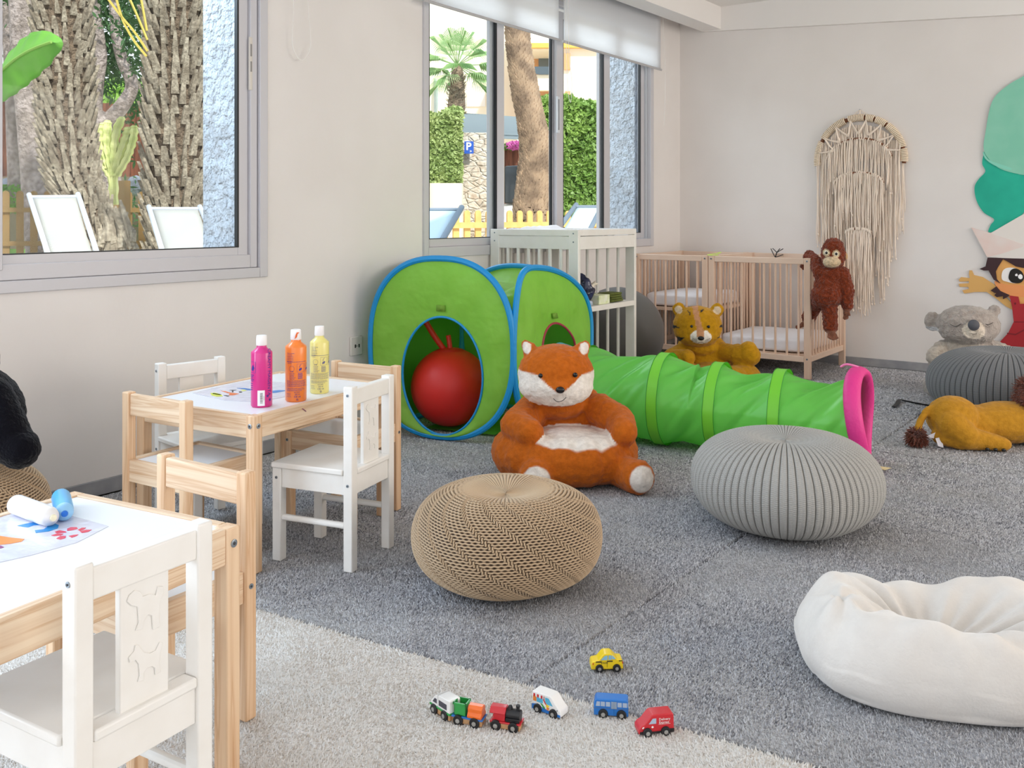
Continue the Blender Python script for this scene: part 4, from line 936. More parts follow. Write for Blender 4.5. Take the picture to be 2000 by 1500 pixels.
# --- koala
p = AT(1890, 780, 5.38)
koa = thing('plush_koala', 'grey plush koala with closed eyes sitting behind the dark grey pouf', 'plush toy', (p.x, p.y, 0), YAW-atan2(890, 1850))
KG, KL = lin('b2a79f'), lin('d9cbb9'); HK = Vector((.0, -.02, .400)); g = G()
g.ell(HK, (.168, .125, .112), 26); g.ell(HK+Vector((0, -.02, -.03)), (.155, .11, .08), 20); g.ell(HK+Vector((.030, -.105, -.012)), (.050, .035, .038), 14)
g.ell(HK+Vector((-.182, .02, .010)), (.048, .03, .058), 14); g.ell(HK+Vector((.135, .04, .085)), (.036, .025, .034), 12)
g.ell((.03, .03, .15), (.24, .17, .15), 22); g.ell((.05, .0, .255), (.19, .11, .07), 18)
g.cap((-.12, .0, .25), (-.165, -.08, .22), .06, .052); g.cap((.16, .0, .25), (.20, -.08, .22), .06, .055)
g.cap((.2, -.05, .20), (.31, -.12, .255), .05, .045); g.cap((-.12, -.1, .08), (-.16, -.22, .08), .07, .07); g.cap((.12, -.1, .08), (.16, -.22, .08), .07, .07)
def koacol(c, n):
    h = Vector(c)-HK
    if ((h.x-.032)/.058)**2+((h.z+.014)/.050)**2 < 1 and h.y < -.07: return lin('eadccb')
    if c[0] > .24 and c[2] > .2: return lin('e2ddd8')
    if c[2] < .30 and c[2] > .18 and c[1] < .03: return mixc(KG, KL, .6)
    if h.x < -.15 and h.z < -.02 and h.z > -.06: return lin('e9e9ec')
    return KG
blob('koala_body', g, .0072, mat('koala_fur', 'a59d98', .95, attr='Col', sheen=.4, spec=.1, bump=[(120, .9, .008), (40, .6, .015)], mottle=(35, None, .5)), koa, koacol, 6, (.006, 45))
obj('nose', G().ell(HK+Vector((.030, -.143, .016)), (.030, .020, .031), 18), mat('nose_grey', '55555c', .7), koa, smooth=180)
for s0 in (-.060, .100): stitch(koa, [HK+Vector((s0-.028, -.116 if s0 < 0 else -.104, .012+.016*(s0 > 0))), HK+Vector((s0, -.124 if s0 < 0 else -.101, .002+.016*(s0 > 0))), HK+Vector((s0+.026, -.128 if s0 < 0 else -.093, .018+.012*(s0 > 0)))], .0016, name='closed_eye')
stitch(koa, [HK+Vector((.016, -.141, -.030)), HK+Vector((.031, -.143, -.034)), HK+Vector((.046, -.140, -.030))], .0011)
# --- lion
p = AT(1900, 855, 4.22)
lio = thing('plush_lion', 'golden plush lion with a dark red mane lying on the carpet by the right edge', 'plush toy', (p.x, p.y, 0), YAW)
LG, LM = lin('c08a2a'), lin('7a3a20'); g = G()
g.ell((.16, .02, .095), (.20, .11, .094), 22); g.ell((-.09, .0, .120), (.115, .10, .098), 20); g.ell((.04, .02, .09), (.16, .10, .082), 18); g.ell((.31, .02, .11), (.11, .10, .11), 18)
g.cap((-.12, -.06, .10), (-.07, -.10, .055), .070, .055); g.cap((-.07, -.10, .055), (.065, -.115, .032), .050, .034); g.ell((.065, -.12, .030), (.045, .034, .030), 14)
g.cap((-.16, -.04, .05), (-.10, -.09, .035), .042, .036); g.cap((-.10, -.09, .035), (-.03, -.11, .028), .034, .028)
g.cap((.28, -.05, .06), (.34, -.13, .04), .05, .04); g.cap((.33, .0, .06), (.42, -.12, .04), .05, .04)
tail = catmull([(-.165, .0, .165), (-.21, -.01, .150), (-.245, -.025, .105), (-.265, -.04, .070)], 4)
for q in tail: g.ell(q, .017, 10)
g.ell((.40, .0, .20), (.10, .09, .10), 18); g.ell((.43, -.07, .17), (.05, .05, .045), 14)
blob('lion_body', g, .0065, fur('lion_fur'), lio, lambda c, n: LG, 6, (.002, 45))
mane_m = mat('mane_fur', '7d3b20', .9, sheen=.3, mottle=(60, '54230f', .7), bump=(150, .8, .006))
def tuft(name, c, r, n, ln, parent, m, seed, core=True, down=0.):
    rd = random.Random(seed); g = G(); c = Vector(c)
    if core: g.ell(c, r, 16)
    for k in range(n):
        d = Vector((rd.gauss(0, 1), rd.gauss(0, 1), rd.gauss(0, 1))).normalized(); rr = Vector((d.x*r[0], d.y*r[1], d.z*r[2])); b = c+rr*.85
        t = b+d*ln*rd.uniform(.6, 1.2)+Vector((rd.uniform(-1, 1), rd.uniform(-1, 1), rd.uniform(-1, 1)))*ln*.35+Vector((0, 0, -down*ln)); t.z = max(t.z, .002)
        g.tube([b, (b+t)/2+Vector((0, 0, .1*ln)), t], [.0026, .0022, .0006], 4, cap=False)
    return obj(name, g, m, parent, smooth=180)
tuft('mane', (.315, .0, .205), (.11, .105, .105), 2600, .034, lio, mane_m, 3)
tuft('tail_tuft', (-.268, -.042, .045), (.028, .026, .028), 900, .026, lio, mane_m, 5, down=.3)
for s_ in (0,):
    obj('ear', G().ell((.305, -.01, .325), (.028, .012, .032), 14), mat('ear_gold', 'd3a441', .9), lio, smooth=180)
for ex in (.41, .46): obj('eye', G().ell((ex, -.108, .205), .009, 10), dark_m, lio, smooth=180)
obj('nose', G().ell((.435, -.122, .185), (.016, .010, .011), 12), dark_m, lio, smooth=180)
g = G()
for k in range(3): g.ell((-.01+.022*k*1.6, -.150, .016-.002*k), (.010, .006, .007), 10)
obj('paw_pad', g, dark_m, lio, smooth=180)
g = G(); g.prism([(-.235, -.06, .050), (-.17, -.055, .075), (-.165, -.05, .045), (-.20, -.055, .040)], (0, .001, 0)); g.prism([(-.20, -.075, .045), (-.168, -.07, .05), (-.165, -.075, .004), (-.190, -.08, .012)], (0, .001, 0))
obj('care_label', g, mat('label_white', 'eceaf0', .7), lio)
# black strap on the carpet
g = G(); g.tube(catmull([FP(1745, 797)+Vector((0, 0, .006)), FP(1752, 792)+Vector((0, 0, .01)), FP(1757, 785)+Vector((0, 0, .012)), FP(1768, 785)+Vector((0, 0, .006)), FP(1800, 791)+Vector((0, 0, .005)), FP(1840, 798)+Vector((0, 0, .005))], 5), .011, 6, flat=.3)
obj('strap', g, mat('strap_black', '222327', .6), label='thin black strap lying on the carpet behind the lion\'s tail', cat='strap')
# --- black plush on the left pouf
blk = thing('plush_gorilla', 'black plush animal slumped on the knitted pouf at the left edge', 'plush toy', (.548, 1.30, .315), YAW)
g = G(); g.ell((-.12, .03, .14), (.15, .12, .14), 20); g.ell((-.14, .0, .30), (.11, .10, .11), 18); g.cap((-.03, -.02, .20), (.02, -.04, .11), .055, .06); g.cap((.01, -.03, .09), (.062, -.05, .060), .065, .055); g.cap((-.2, -.02, .2), (-.26, -.08, .08), .06, .055)
blob('gorilla_body', g, .008, mat('black_fur', '0b0b12', .95, sheen=.12, spec=.05, bump=(120, .8, .006)), blk, None, 5, (.003, 45))
# ------------------------------------------------------------------ paint bottles
ink = mat('label_ink', '3b2a8c', .5); inkd = mat('label_ink_dark', '4a2a3a', .6)
cap_m = mat('bottle_cap', 'f6f4f4', .35)
def bottle(name_col, label, px, py, R, H, inkm, spec, ang=0.):
    p = FP(px, py, .4465); D = (Vector((CAM[0], CAM[1]))-Vector((p.x, p.y))).normalized(); p = Vector((p.x, p.y))-D*R
    rz = atan2(D.y, D.x)                       # local +x looks at the viewer
    t = thing('paint_bottle', label, 'bottle', (p.x, p.y, .4468), rz, 'paint bottles on the table by the wall')
    body = mat('paint_'+name_col[0], name_col[1], .28, coat=.3, spec=.5)
    hs = H*.80
    g = G(); g.lathe([(R*.9, 0), (R, .004), (R, hs*.94), (R*.97, hs*.965), (R*.72, hs*1.0), (R*.52, hs*1.03), (R*.46, hs*1.05), (R*.44, hs*1.09)], 40); bo = obj('bottle_body', g, body, t, smooth=50)
    c = G(); c.lathe([(R*.50, hs*1.075), (R*.52, hs*1.08), (R*.49, H-.003), (R*.46, H), (.001, H)], 24); cp = obj('cap', c, cap_m, t, smooth=40)
    def onb(x, z, k=.0005): a = x/R; return Vector(((R+k)*cos(a), (R+k)*sin(a), z))   # x to the right of the label
    g = G()
    def bar(x0, x1, z0, z1, gg, k=.0005):
        n = max(1, int((x1-x0)/.004)); vs = []
        for i in range(n+1):
            x = x0+(x1-x0)*i/n; vs += [onb(x, z0, k), onb(x, z1, k)]
        gg.add(vs, [(2*i, 2*i+2, 2*i+3, 2*i+1) for i in range(n)])
    def txt(s, size, x, z, gg, rot=0, k=.0006, align='CENTER'):
        def M(q): return onb(x+(q.x if not rot else q.y*rot), z+(q.y if not rot else -q.x*rot), k+q.z)
        v, f = text_geo(s, size, M, .0001, align); gg.add(v, f)
    spec(bar, txt, g, t, onb, R, hs)
    obj('label_print', g, inkm, bo, smooth=0)
    return t
def sp_pink(bar, txt, g, t, onb, R, hs):
    txt('CREAMY MAGENTA', .0160, .0235, .105, g, 1)
    v = []
    for (x, z, r) in ((.018, .034, .0055), (.027, .022, .006)):
        v = [onb(x+r*(1 if i % 2 == 0 else .45)*sin(i*pi/5), z+r*(1 if i % 2 == 0 else .45)*cos(i*pi/5), .0006) for i in range(10)]; g.add(v, [tuple(range(10))])
    for z in (.136, .104): bar(-.040, -.018, z, z+.0007, g)
    bar(-.019, -.018, .104, .136, g); v = [onb(x, z) for x, z in ((-.036, .112), (-.028, .108), (-.022, .118), (-.028, .128), (-.033, .122))]; g.add(v, [(0, 1, 2, 3, 4)])
    for i in range(5): bar(-.040, -.024-.003*(i % 3), .096-.0045*i, .098-.0045*i, g)
    for i in range(4): bar(-.042, -.030, .070-.006*i, .072-.006*i, g)
    w = G(); bar(-.012, .009, .006, .052, w, .0007); st = obj('price_sticker', w, mat('sticker_white', 'f2f2f4', .6), t)
    w = G(); zz = .013; rd = random.Random(4)
    while zz < .046: h = rd.choice((.0006, .0009, .0014)); bar(-.0045, .003, zz, zz+h, w, .0011); zz += h+rd.choice((.0007, .001, .0014))
    txt('0 84100 34', .0028, .0062, .029, w, 1, .0011); obj('bar_code', w, hole_m, st, smooth=0)
def lines(bar, g, x0, x1, z1, n, dz, seed, h=.0013, ragged=.3):
    rd = random.Random(seed)
    for i in range(n):
        z = z1-i*dz; x = x0; xe = x1-(x1-x0)*ragged*rd.random()
        while x < xe:
            w = rd.uniform(.0015, .005); bar(x, min(x+w, xe), z-h/2, z+h/2, g); x += w+.0009
def sp_or(bar, txt, g, t, onb, R, hs):
    lines(bar, g, -.030, -.004, .150, 6, .0050, 1); lines(bar, g, -.030, .036, .1235, 1, .004, 2, ragged=0); lines(bar, g, -.028, -.012, .1195, 1, .004, 3)
    def frame(x0, x1, z0, z1):
        for z in (z0, z1): bar(x0, x1, z, z+.0006, g)
        bar(x0, x0+.0006, z0, z1, g); bar(x1-.0006, x1, z0, z1, g)
        c = (x0+x1)/2; m = (z0+z1)/2; v = [onb(c+a, m+b_) for a, b_ in ((-.006, -.009), (.002, -.007), (.005, -.001), (.001, .001), (-.005, -.002))]; g.add(v, [(0, 1, 2, 3, 4)])
        v = [onb(c+a, m+b_) for a, b_ in ((-.005, .002), (-.002, .009), (.004, .012), (.003, .011), (-.001, .008), (-.003, .002))]; g.add(v, [(0, 1, 2, 3, 4, 5)])
    frame(.003, .026, .092, .117); frame(.031, .050, .092, .117)
    for i in range(28):
        a = 2*pi*i/28; v = [onb(-.013+.0085*cos(a+b_)*k, .103+.0085*sin(a+b_)*k) for b_ in (0, .22) for k in (1, .93)]; g.add(v, [(0, 1, 3, 2)])
    txt('3-99', .006, -.013, .0935, g); lines(bar, g, -.020, .000, .088, 5, .0042, 5); lines(bar, g, .006, .022, .088, 6, .0032, 6, .0018, .1)
    lines(bar, g, -.032, .036, .066, 6, .0035, 8, .0012, .05); lines(bar, g, -.032, .034, .0425, 3, .0036, 9, .0012, .3)
    txt('EAN 0070', .0042, .003, .0305, g, align='CENTER'); txt('500 ml', .0055, .004, .0245, g); txt('CE', .0085, -.001, .0165, g); txt('UA', .006, .0105, .0165, g)
    lines(bar, g, -.032, -.014, .0260, 3, .0045, 11, .001); txt('@', .007, .004, .0085, g)
bottle(('pink', 'd62b86'), 'magenta paint bottle with a bar code sticker, leftmost of the three upright bottles', 511, 797, .0315, .213, ink, sp_pink)
b2 = bottle(('orange', 'f58634'), 'orange paint bottle with a smeared flip cap, middle of the three upright bottles', 578, 786, .0325, .220, ink, sp_or)
b3 = bottle(('yellow', 'efe48a'), 'pale yellow paint bottle, rightmost of the three upright bottles', 624, 770, .0305, .215, mat('label_ink_pale', '6e6a8c', .6), sp_or)
g = G(); R = .0325; hs = .176
g.prism([(R*.53, y_, z_) for y_, z_ in ((-.004, .192), (.003, .198), (.005, .208), (.011, .2125), (.003, .213), (-.001, .205))], (.0012, 0, 0)); obj('paint_smear', g, mat('smear_orange', 'e2641c', .4), b2)
# lying tubes on the front table
def lying(name, label, pa, pb, R, col, capc):
    A, B = FP(*pa, .4515+R), FP(*pb, .4515+R); L_ = (B-A).length; d = (B-A).normalized()
    t = thing(name, label, 'bottle', (A.x, A.y, .4513+R), atan2(d.y, d.x)); M = Matrix.Rotation(pi/2, 4, 'Y')
    g = G(); g.lathe([(R*.75, 0), (R*.95, .003), (R, .008), (R*.99, L_*.78), (R*.93, L_*.86)], 28, M=M); bo = obj('tube_body', g, mat(label[:12]+' body', col, .35, coat=.2), t, smooth=50)
    g = G(); g.lathe([(R*.93, L_*.855), (R*.95, L_*.90), (R*.8, L_*.965), (R*.45, L_), (R*.4, L_*1.01)], 28, M=M); cp = obj('nozzle', g, mat(label[:12]+' cap', capc[0], .4), t, smooth=50)
    g = G(); g.lathe([(R*.38, L_*1.0), (R*.30, L_*1.03), (.0005, L_*1.035)], 14, M=M); obj('paint_tip', g, mat(label[:12]+' tip', capc[1], .3), cp, smooth=50)
lying('paint_tube', 'white paint tube lying on its side on the front table', (30, 984), (103, 1011), .0185, 'ecebee', ('e6e4e2', 'ece9c9'))
lying('paint_tube', 'light blue paint tube lying on its side on the front table', (119, 970), (126, 1003), .0175, '4fb0ea', ('8fc3ea', '1d6fd0'))
# drawings on plastic sheets
sheet = mat('clear_sheet', 'e3e4f2', .22, bump=(35, .25, .01), mottle=(20, 'd3d3ea', .5), coat=.3)
def flat(px_pts, z, h, m, name, parent, off):
    g = G(); g.prism([FP(x, y, z)-off for x, y in px_pts], (0, 0, h)); return obj(name, g, m, parent, smooth=0)
def drawing(label, outline, shapes, z=.4468):
    c = sum((FP(x, y, z) for x, y in outline), Vector())/len(outline); c.z = 0
    t = thing('drawing', label, 'drawing', (c.x, c.y, 0))
    flat(outline, z, .0008, sheet, 'sheet', t, c)
    for k, (nm, col, pts) in enumerate(shapes): flat(pts, z+.0009, .0005, mat('paint_dab_'+nm.replace(' ', '_')+col, col, .35), nm.replace(' ', '_'), t, c)
drawing('clear sheet with a painted blue arch, orange shape and red flower, on the front table', [(-60, 1010), (30, 1000), (125, 1004), (212, 1028), (150, 1060), (60, 1085), (-60, 1112)],
 [('blue arch', '1c8fd8', [(34, 1027), (60, 1021), (80, 1019), (100, 1020), (115, 1026), (113, 1032), (95, 1038), (70, 1041), (68, 1036), (85, 1034), (93, 1029), (82, 1025), (66, 1026), (55, 1030), (46, 1029)]),
  ('orange shape', 'f08a1c', [(-30, 1046), (0, 1047), (20, 1050), (48, 1053), (42, 1058), (20, 1062), (0, 1064), (-30, 1066)]),
  ('purple dot', '8a2a78', [(-10, 1065), (2, 1066), (8, 1069), (2, 1071), (-10, 1072)])] +
 [('red petal', 'd6173f', q) for q in ([(107, 1039), (116, 1036), (128, 1038), (130, 1040), (118, 1041), (110, 1041)], [(100, 1046), (112, 1042), (124, 1043), (118, 1046), (106, 1047)], [(110, 1052), (118, 1047), (129, 1047), (128, 1051), (118, 1054)], [(131, 1033), (138, 1030), (150, 1030), (152, 1033), (140, 1036), (131, 1037)], [(152, 1035), (160, 1031), (168, 1031), (164, 1034), (156, 1037)], [(156, 1038), (168, 1035), (179, 1035), (172, 1039), (160, 1041)], [(134, 1047), (144, 1045), (153, 1044), (150, 1047), (140, 1050)])], z=.4508)
drawing('painted sheet with orange, green and blue dabs behind the magenta bottle', [(376, 768), (430, 755), (492, 742), (600, 752), (560, 775), (500, 785), (440, 782)],
 [('lime dab', 'd6df3c', [(411, 768), (420, 767), (433, 771), (435, 774), (424, 775), (413, 772)]), ('green line', '4db26c', [(416, 768), (432, 770.5), (431, 772), (415, 769.5)]),
  ('orange fish', 'f0762c', [(431, 763.5), (440, 764), (450, 767), (467, 769), (456, 772), (446, 772), (449, 769), (440, 766)]), ('black mark', '1c1c22', [(448, 762), (456, 761.5), (462, 762), (456, 763), (456, 766), (453, 766), (453, 763)]),
  ('dark dash', '20303c', [(436, 772), (442, 772), (448, 773.5), (444, 774.5)]), ('eye dot', '22262e', [(466, 765), (472, 764.5), (473, 766.5), (468, 767)]), ('blue stroke', '2f78c8', [(462, 758), (478, 758), (490, 760), (500, 761), (500, 763), (484, 762), (474, 760)]), ('blue stroke', '3a86d2', [(524, 764), (545, 762), (560, 763), (540, 767), (526, 768)]), ('yellow dab', 'e3e68a', [(470, 762), (478, 761), (482, 763), (474, 764.5)])])
for nm, pts, z0 in (('crayon_mark', None, 0),):
    p0, p1 = FP(598, 797, .425), FP(608, 806, .42)

# ------------------------------------------------------------------ wooden vehicles
tyre_m = mat('tyre_black', '1a1a1c', .5); hub_m = mat('hub_pin', 'b9b8b4', .3, metal=.6); wood_t = mat('toy_beech', 'c89c70', .5, mottle=(60, 'b8875b', .4))
def wheel(parent, x, z, W, r, side=-1, nm='wheel'):
    M = Matrix.Translation((x, side*W/2, z)) @ Matrix.Rotation(-side*pi/2, 4, 'X')
    g = G(); g.lathe([(r, -.002), (r, .003), (r*.9, .0042), (r*.55, .0044)], 20, M=M); w_ = obj(nm, g, tyre_m, parent, smooth=40)
    g = G(); g.lathe([(r*.45, .002), (r*.42, .0055), (.0003, .0062)], 12, M=M); obj('axle_pin', g, hub_m, w_, smooth=50)
def toy(name, label, cat, a, b, outline, W, m, wheels, r, extras, z=0., group='small wooden vehicles on the carpets'):
    """a, b: picture points of the two near wheels where they touch the carpet"""
    A, B = FP(*a), FP(*b); d = B-A; wb = abs(wheels[1]-wheels[0]); rz = atan2(d.y, d.x); c = (A+B)/2
    nrm = Vector((-d.y, d.x, 0)).normalized(); c = c+nrm*W/2
    t = thing(name, label, cat, (c.x, c.y, z), rz, group)
    mx_ = (wheels[0]+wheels[1])/2; s_ = 1.
    bo = obj('body', G().prism([(x-mx_, -W/2, zz) for x, zz in outline], (0, W, 0)), m, t, bevel=.0015)
    for wx in wheels:
        for sd in (-1, 1): wheel(t, wx-mx_, r, W, r, sd)
    for nm, mm, pts in extras:
        g = G()
        if isinstance(pts, str):
            s, size, x, zz = pts.split('|'); size, x, zz = float(size), float(x), float(zz)
            v, f = text_geo(s, size, lambda q: Vector((x-mx_+q.x, -W/2-.0007-q.z, zz+q.y)), .0001); g.add(v, f)
        else: g.prism([(x-mx_, -W/2-.0006, zz) for x, zz in pts], (0, .0005, 0))
        obj(nm, g, mm, bo, smooth=0)
    return t, mx_, bo
YEL, BLU, RED, WHT = mat('toy_yellow', 'f3d21a', .35, coat=.3), mat('toy_blue', '1f74c8', .35, coat=.3), mat('toy_red', 'c8202c', .35, coat=.3), mat('toy_white', 'f1f0ee', .35, coat=.3)
win_m = mat('toy_window', '8fc0d8', .3); win_g = mat('toy_window_grey', 'a9b9cc', .3); dk = mat('toy_black', '1b1b1e', .4)
sil = mat('toy_light', 'e6e6e6', .3)
def zig(x0, x1, z0, n, s=.0022):
    p = [(x0, z0)]; 
    for i in range(n): p += [(x0+(x1-x0)*(i+.5)/n, z0-s), (x0+(x1-x0)*(i+1)/n, z0)]
    p += [(x1, z0+.0012), (x0, z0+.0012)]; return p
toy('toy_taxi', 'little yellow wooden taxi alone on the grey carpet', 'toy car', (1171, 1313), (1204, 1312), [(0, .006), (0, .018), (.002, .023), (.016, .026), (.026, .038), (.030, .040), (.044, .040), (.048, .038), (.058, .028), (.068, .027), (.071, .024), (.072, .006)], .030, YEL, (.018, .057), .0088,
 [('window', win_m, [(.021, .027), (.030, .036), (.037, .037), (.036, .027)]), ('window', win_m, [(.038, .027), (.039, .037), (.045, .037), (.046, .028)]), ('window', win_m, [(.047, .028), (.046, .0365), (.048, .0365), (.055, .029)]), ('checker', dk, zig(.010, .022, .023, 4)), ('checker', dk, zig(.036, .048, .024, 4)), ('checker', dk, zig(.062, .070, .024, 3, .001)), ('lettering', dk, 'TAXI|.0068|.0295|.0205'), ('door_line', dk, [(.0355, .011), (.0359, .011), (.0359, .026), (.0355, .026)]), ('door_line', dk, [(.0225, .014), (.0229, .014), (.0229, .026), (.0225, .026)]), ('headlight', RED, [(.003, .017), (.005, .017), (.005, .021), (.003, .021)]), ('tail_light', RED, [(.0695, .018), (.0715, .018), (.0715, .023), (.0695, .023)])])
ws = []
for i, x in enumerate((.004, .014, .0245)): ws.append(('window', win_g, [(x, .025), (x+(.002 if i == 0 else 0), .034), (x+.0085, .034), (x+.0085, .025)]))
for x in (.048, .0585): ws.append(('window', win_g, [(x, .025), (x, .034), (x+.0085, .034), (x+.0085, .025)]))
toy('toy_bus', 'little blue wooden bus on the edge of the cream rug', 'toy bus', (1175, 1403), (1217, 1406), [(0, .006), (0, .030), (.002, .036), (.005, .039), (.067, .039), (.069, .036), (.070, .006)], .028, BLU, (.019, .056), .0098,
 ws+[('door', mat('bus_door', '8a9cb0', .4), [(.035, .021), (.035, .035), (.0465, .035), (.0465, .021)]), ('door_line', dk, [(.0405, .009), (.0408, .009), (.0408, .035), (.0405, .035)]), ('stripe', mat('bus_stripe', '5f6f8c', .4), [(.0, .0205), (.0, .0212), (.070, .0212), (.070, .0205)]), ('window', win_g, [(.0685, .026), (.0685, .034), (.0702, .034), (.0702, .026)])])
toy('toy_van', 'little red wooden delivery van, rightmost toy on the cream rug', 'toy van', (1262, 1441), (1302, 1437), [(0, .007), (0, .016), (.004, .022), (.012, .026), (.025, .041), (.030, .043), (.068, .043), (.071, .041), (.072, .007)], .030, RED, (.017, .054), .0096,
 [('window', win_g, [(.020, .026), (.028, .036), (.035, .036), (.035, .026)]), ('bumper', dk, [(.002, .007), (.012, .007), (.012, .012), (.002, .012)]), ('sill', dk, [(.025, .007), (.046, .007), (.046, .011), (.025, .011)]), ('bumper', dk, [(.061, .007), (.072, .007), (.072, .014), (.061, .014)]), ('lettering', WHT, 'Delivery|.0068|.0520|.0335'), ('lettering', WHT, 'Express|.0066|.0510|.0275'), ('stripe', WHT, [(.040, .0238), (.040, .0242), (.064, .0242), (.064, .0238)]), ('headlight', WHT, [(.006, .018), (.009, .018), (.011, .021), (.008, .021)]), ('badge', WHT, [(.026, .018), (.029, .018), (.030, .020), (.0275, .022), (.025, .020)])])
ORG, GRN, CY = mat('toy_orange', 'e8893a', .4), mat('toy_green', '2fa04a', .35, coat=.3), mat('toy_cyan', '58b4d8', .3)
aw = [('awning', RED if i % 2 == 0 else WHT, [(.004+.0045*i, .033), (.004+.0045*i, .038), (.0085+.0045*i, .038), (.0085+.0045*i, .033), (.00625+.0045*i, .031)]) for i in range(6)]
toy('toy_ice_cream_van', 'little white and blue wooden ice cream van between the train and the bus', 'toy van', (1047, 1391), (1085, 1405), [(0, .006), (0, .040), (.002, .042), (.044, .042), (.048, .040), (.062, .024), (.068, .020), (.070, .016), (.070, .006)], .029, WHT, (.015, .053), .0096,
 aw+[('orange_panel', ORG, [(.003, .023), (.003, .033), (.011, .033), (.011, .023)]), ('window', CY, [(.012, .023), (.012, .032), (.027, .032), (.027, .023)]), ('red_swirl', RED, [(.029, .038), (.031, .038), (.031, .030), (.037, .022), (.033, .023), (.028, .030)]), ('window', CY, [(.033, .028), (.033, .037), (.041, .037), (.051, .024), (.038, .024)]), ('blue_base', BLU, [(0, .006), (0, .016), (.010, .018), (.030, .014), (.045, .012), (.069, .011), (.069, .006)]), ('green_swirl', GRN, [(.021, .022), (.025, .022), (.033, .015), (.030, .012)]), ('yellow_dab', YEL, [(.034, .019), (.036, .024), (.043, .022), (.040, .018)]), ('orange_dab', ORG, [(.036, .013), (.036, .018), (.043, .018), (.041, .012)]), ('white_leaf', WHT, [(.022, .009), (.023, .015), (.026, .012)]), ('headlight', dk, [(.060, .018), (.063, .017), (.062, .020)])])
# train: three coupled cars
gp = 'cars of the wooden toy train'
t, mx_, bo = toy('toy_train_car', 'white and green streamlined toy train car, left end of the train', 'toy train', (847, 1393), (871, 1409), [(.002, .004), (.002, .015), (.065, .015), (.065, .004)], .026, wood_t, (.015, .050), .0105, [], group=gp)
obj('green_base', G().prism([(x-mx_, -.0145, z) for x, z in ((-.001, .0150), (-.001, .019), (.066, .019), (.066, .0150))], (0, .029, 0)), GRN, t, bevel=.001)
ub = obj('upper_body', G().prism([(x-mx_, -.014, z) for x, z in ((.0, .0192), (.006, .028), (.016, .038), (.024, .043), (.064, .045), (.066, .043), (.066, .0192))], (0, .028, 0)), WHT, t, bevel=.004, seg=4)
for q in ([(.010, .025), (.017, .034), (.024, .034), (.024, .025)], [(.031, .024), (.031, .035), (.057, .035), (.057, .024)]): obj('window', G().prism([(x-mx_, -.0146, z) for x, z in q], (0, .0005, 0)), mat('train_window', '4a4852', .3), ub)
obj('groove', G().box(.0275-mx_, .0283-mx_, -.0143, .0143, .019, .0445), mat('groove_grey', 'b5b5b6', .5), ub)
t, mx_, bo = toy('toy_train_wagon', 'toy flat wagon with a green bin and an orange load, middle of the train', 'toy train', (893, 1416), (929, 1423), [(.002, .004), (.002, .015), (.065, .015), (.065, .004)], .026, wood_t, (.015, .050), .0105, [], group=gp)
obj('deck', G().box(0-mx_, .067-mx_, -.0145, .0145, .0152, .0185), BLU, t, bevel=.001)
g = G(); x0, x1, y0, y1 = .004-mx_, .031-mx_, -.0125, .0125
g.box(x0+.001, x1-.001, y0+.001, y1-.001, .0187, .021)
for q in ((x0+.001, x0+.003, y0+.001, y1-.001), (x1-.003, x1-.001, y0+.001, y1-.001), (x0+.001, x1-.001, y0+.001, y0+.003), (x0+.001, x1-.001, y1-.003, y1-.001)): g.box(*q, .0187, .044)
for q in ((x0-.001, x0+.003, y0-.001, y1+.001), (x1-.003, x1+.001, y0-.001, y1+.001), (x0-.001, x1+.001, y0-.001, y0+.003), (x0-.001, x1+.001, y1-.003, y1+.001)): g.box(*q, .040, .044)
obj('bin', g, GRN, t, bevel=.0006)
obj('orange_load', G().prism([(.034-mx_, y, z) for y, z in ((-.014, .0187), (-.0145, .023), (-.012, .027), (-.0105, .029), (-.0105, .036), (-.006, .041), (.006, .041), (.0105, .036), (.0105, .029), (.0145, .023), (.014, .0187))], (.030, 0, 0)), mat('toy_bright_orange', 'f2701c', .35, coat=.3), t, bevel=.001)
t, mx_, bo = toy('toy_locomotive', 'red and black toy steam locomotive, right end of the train', 'toy train', (967, 1426), (1004, 1432), [(.002, .004), (.002, .015), (.062, .015), (.062, .004)], .026, wood_t, (.013, .049), .0105, [], group=gp)
obj('deck', G().box(0-mx_, .064-mx_, -.0145, .0145, .0152, .0185), RED, t, bevel=.001)
obj('cab', G().prism([(x-mx_, -.012, z) for x, z in ((.004, .0187), (.008, .025), (.006, .030), (.010, .034), (.031, .034), (.031, .0187))], (0, .024, 0)), RED, t, bevel=.001)
obj('roof', G().prism([(.0-mx_, y, z) for y, z in ((-.015, .0335), (-.015, .036), (-.007, .044), (.007, .044), (.015, .036), (.015, .0335))], (.032, 0, 0)), RED, t, bevel=.001)
g = G(); g.tube([(.032-mx_, 0, .030), (.061-mx_, 0, .030)], .0105, 20); g.box(.032-mx_, .060-mx_, -.012, .012, .0188, .026); bl = obj('boiler', g, dk, t, bevel=.0006)
obj('steam_dome', G().lathe([(.005, .038), (.005, .043), (.0035, .0465), (.001, .047)], 14, c=(.039-mx_, 0, 0)), dk, bl, smooth=50)
obj('chimney', G().lathe([(.0035, .038), (.0035, .046), (.0045, .0465), (.0045, .049), (.003, .049)], 14, c=(.055-mx_, 0, 0)), dk, bl, smooth=50)
for nm, p_ in (('coupling', FP(951, 1424)), ('coupling', FP(1020, 1428))):
    g = G(); g.ell((p_.x, p_.y+.008, .011), (.004, .004, .0055), 10); obj('train_magnet', g, hub_m, smooth=180, label='round magnet coupling '+('between wagon and locomotive' if p_.x < 2.14 else 'on the front of the locomotive'), cat='magnet')
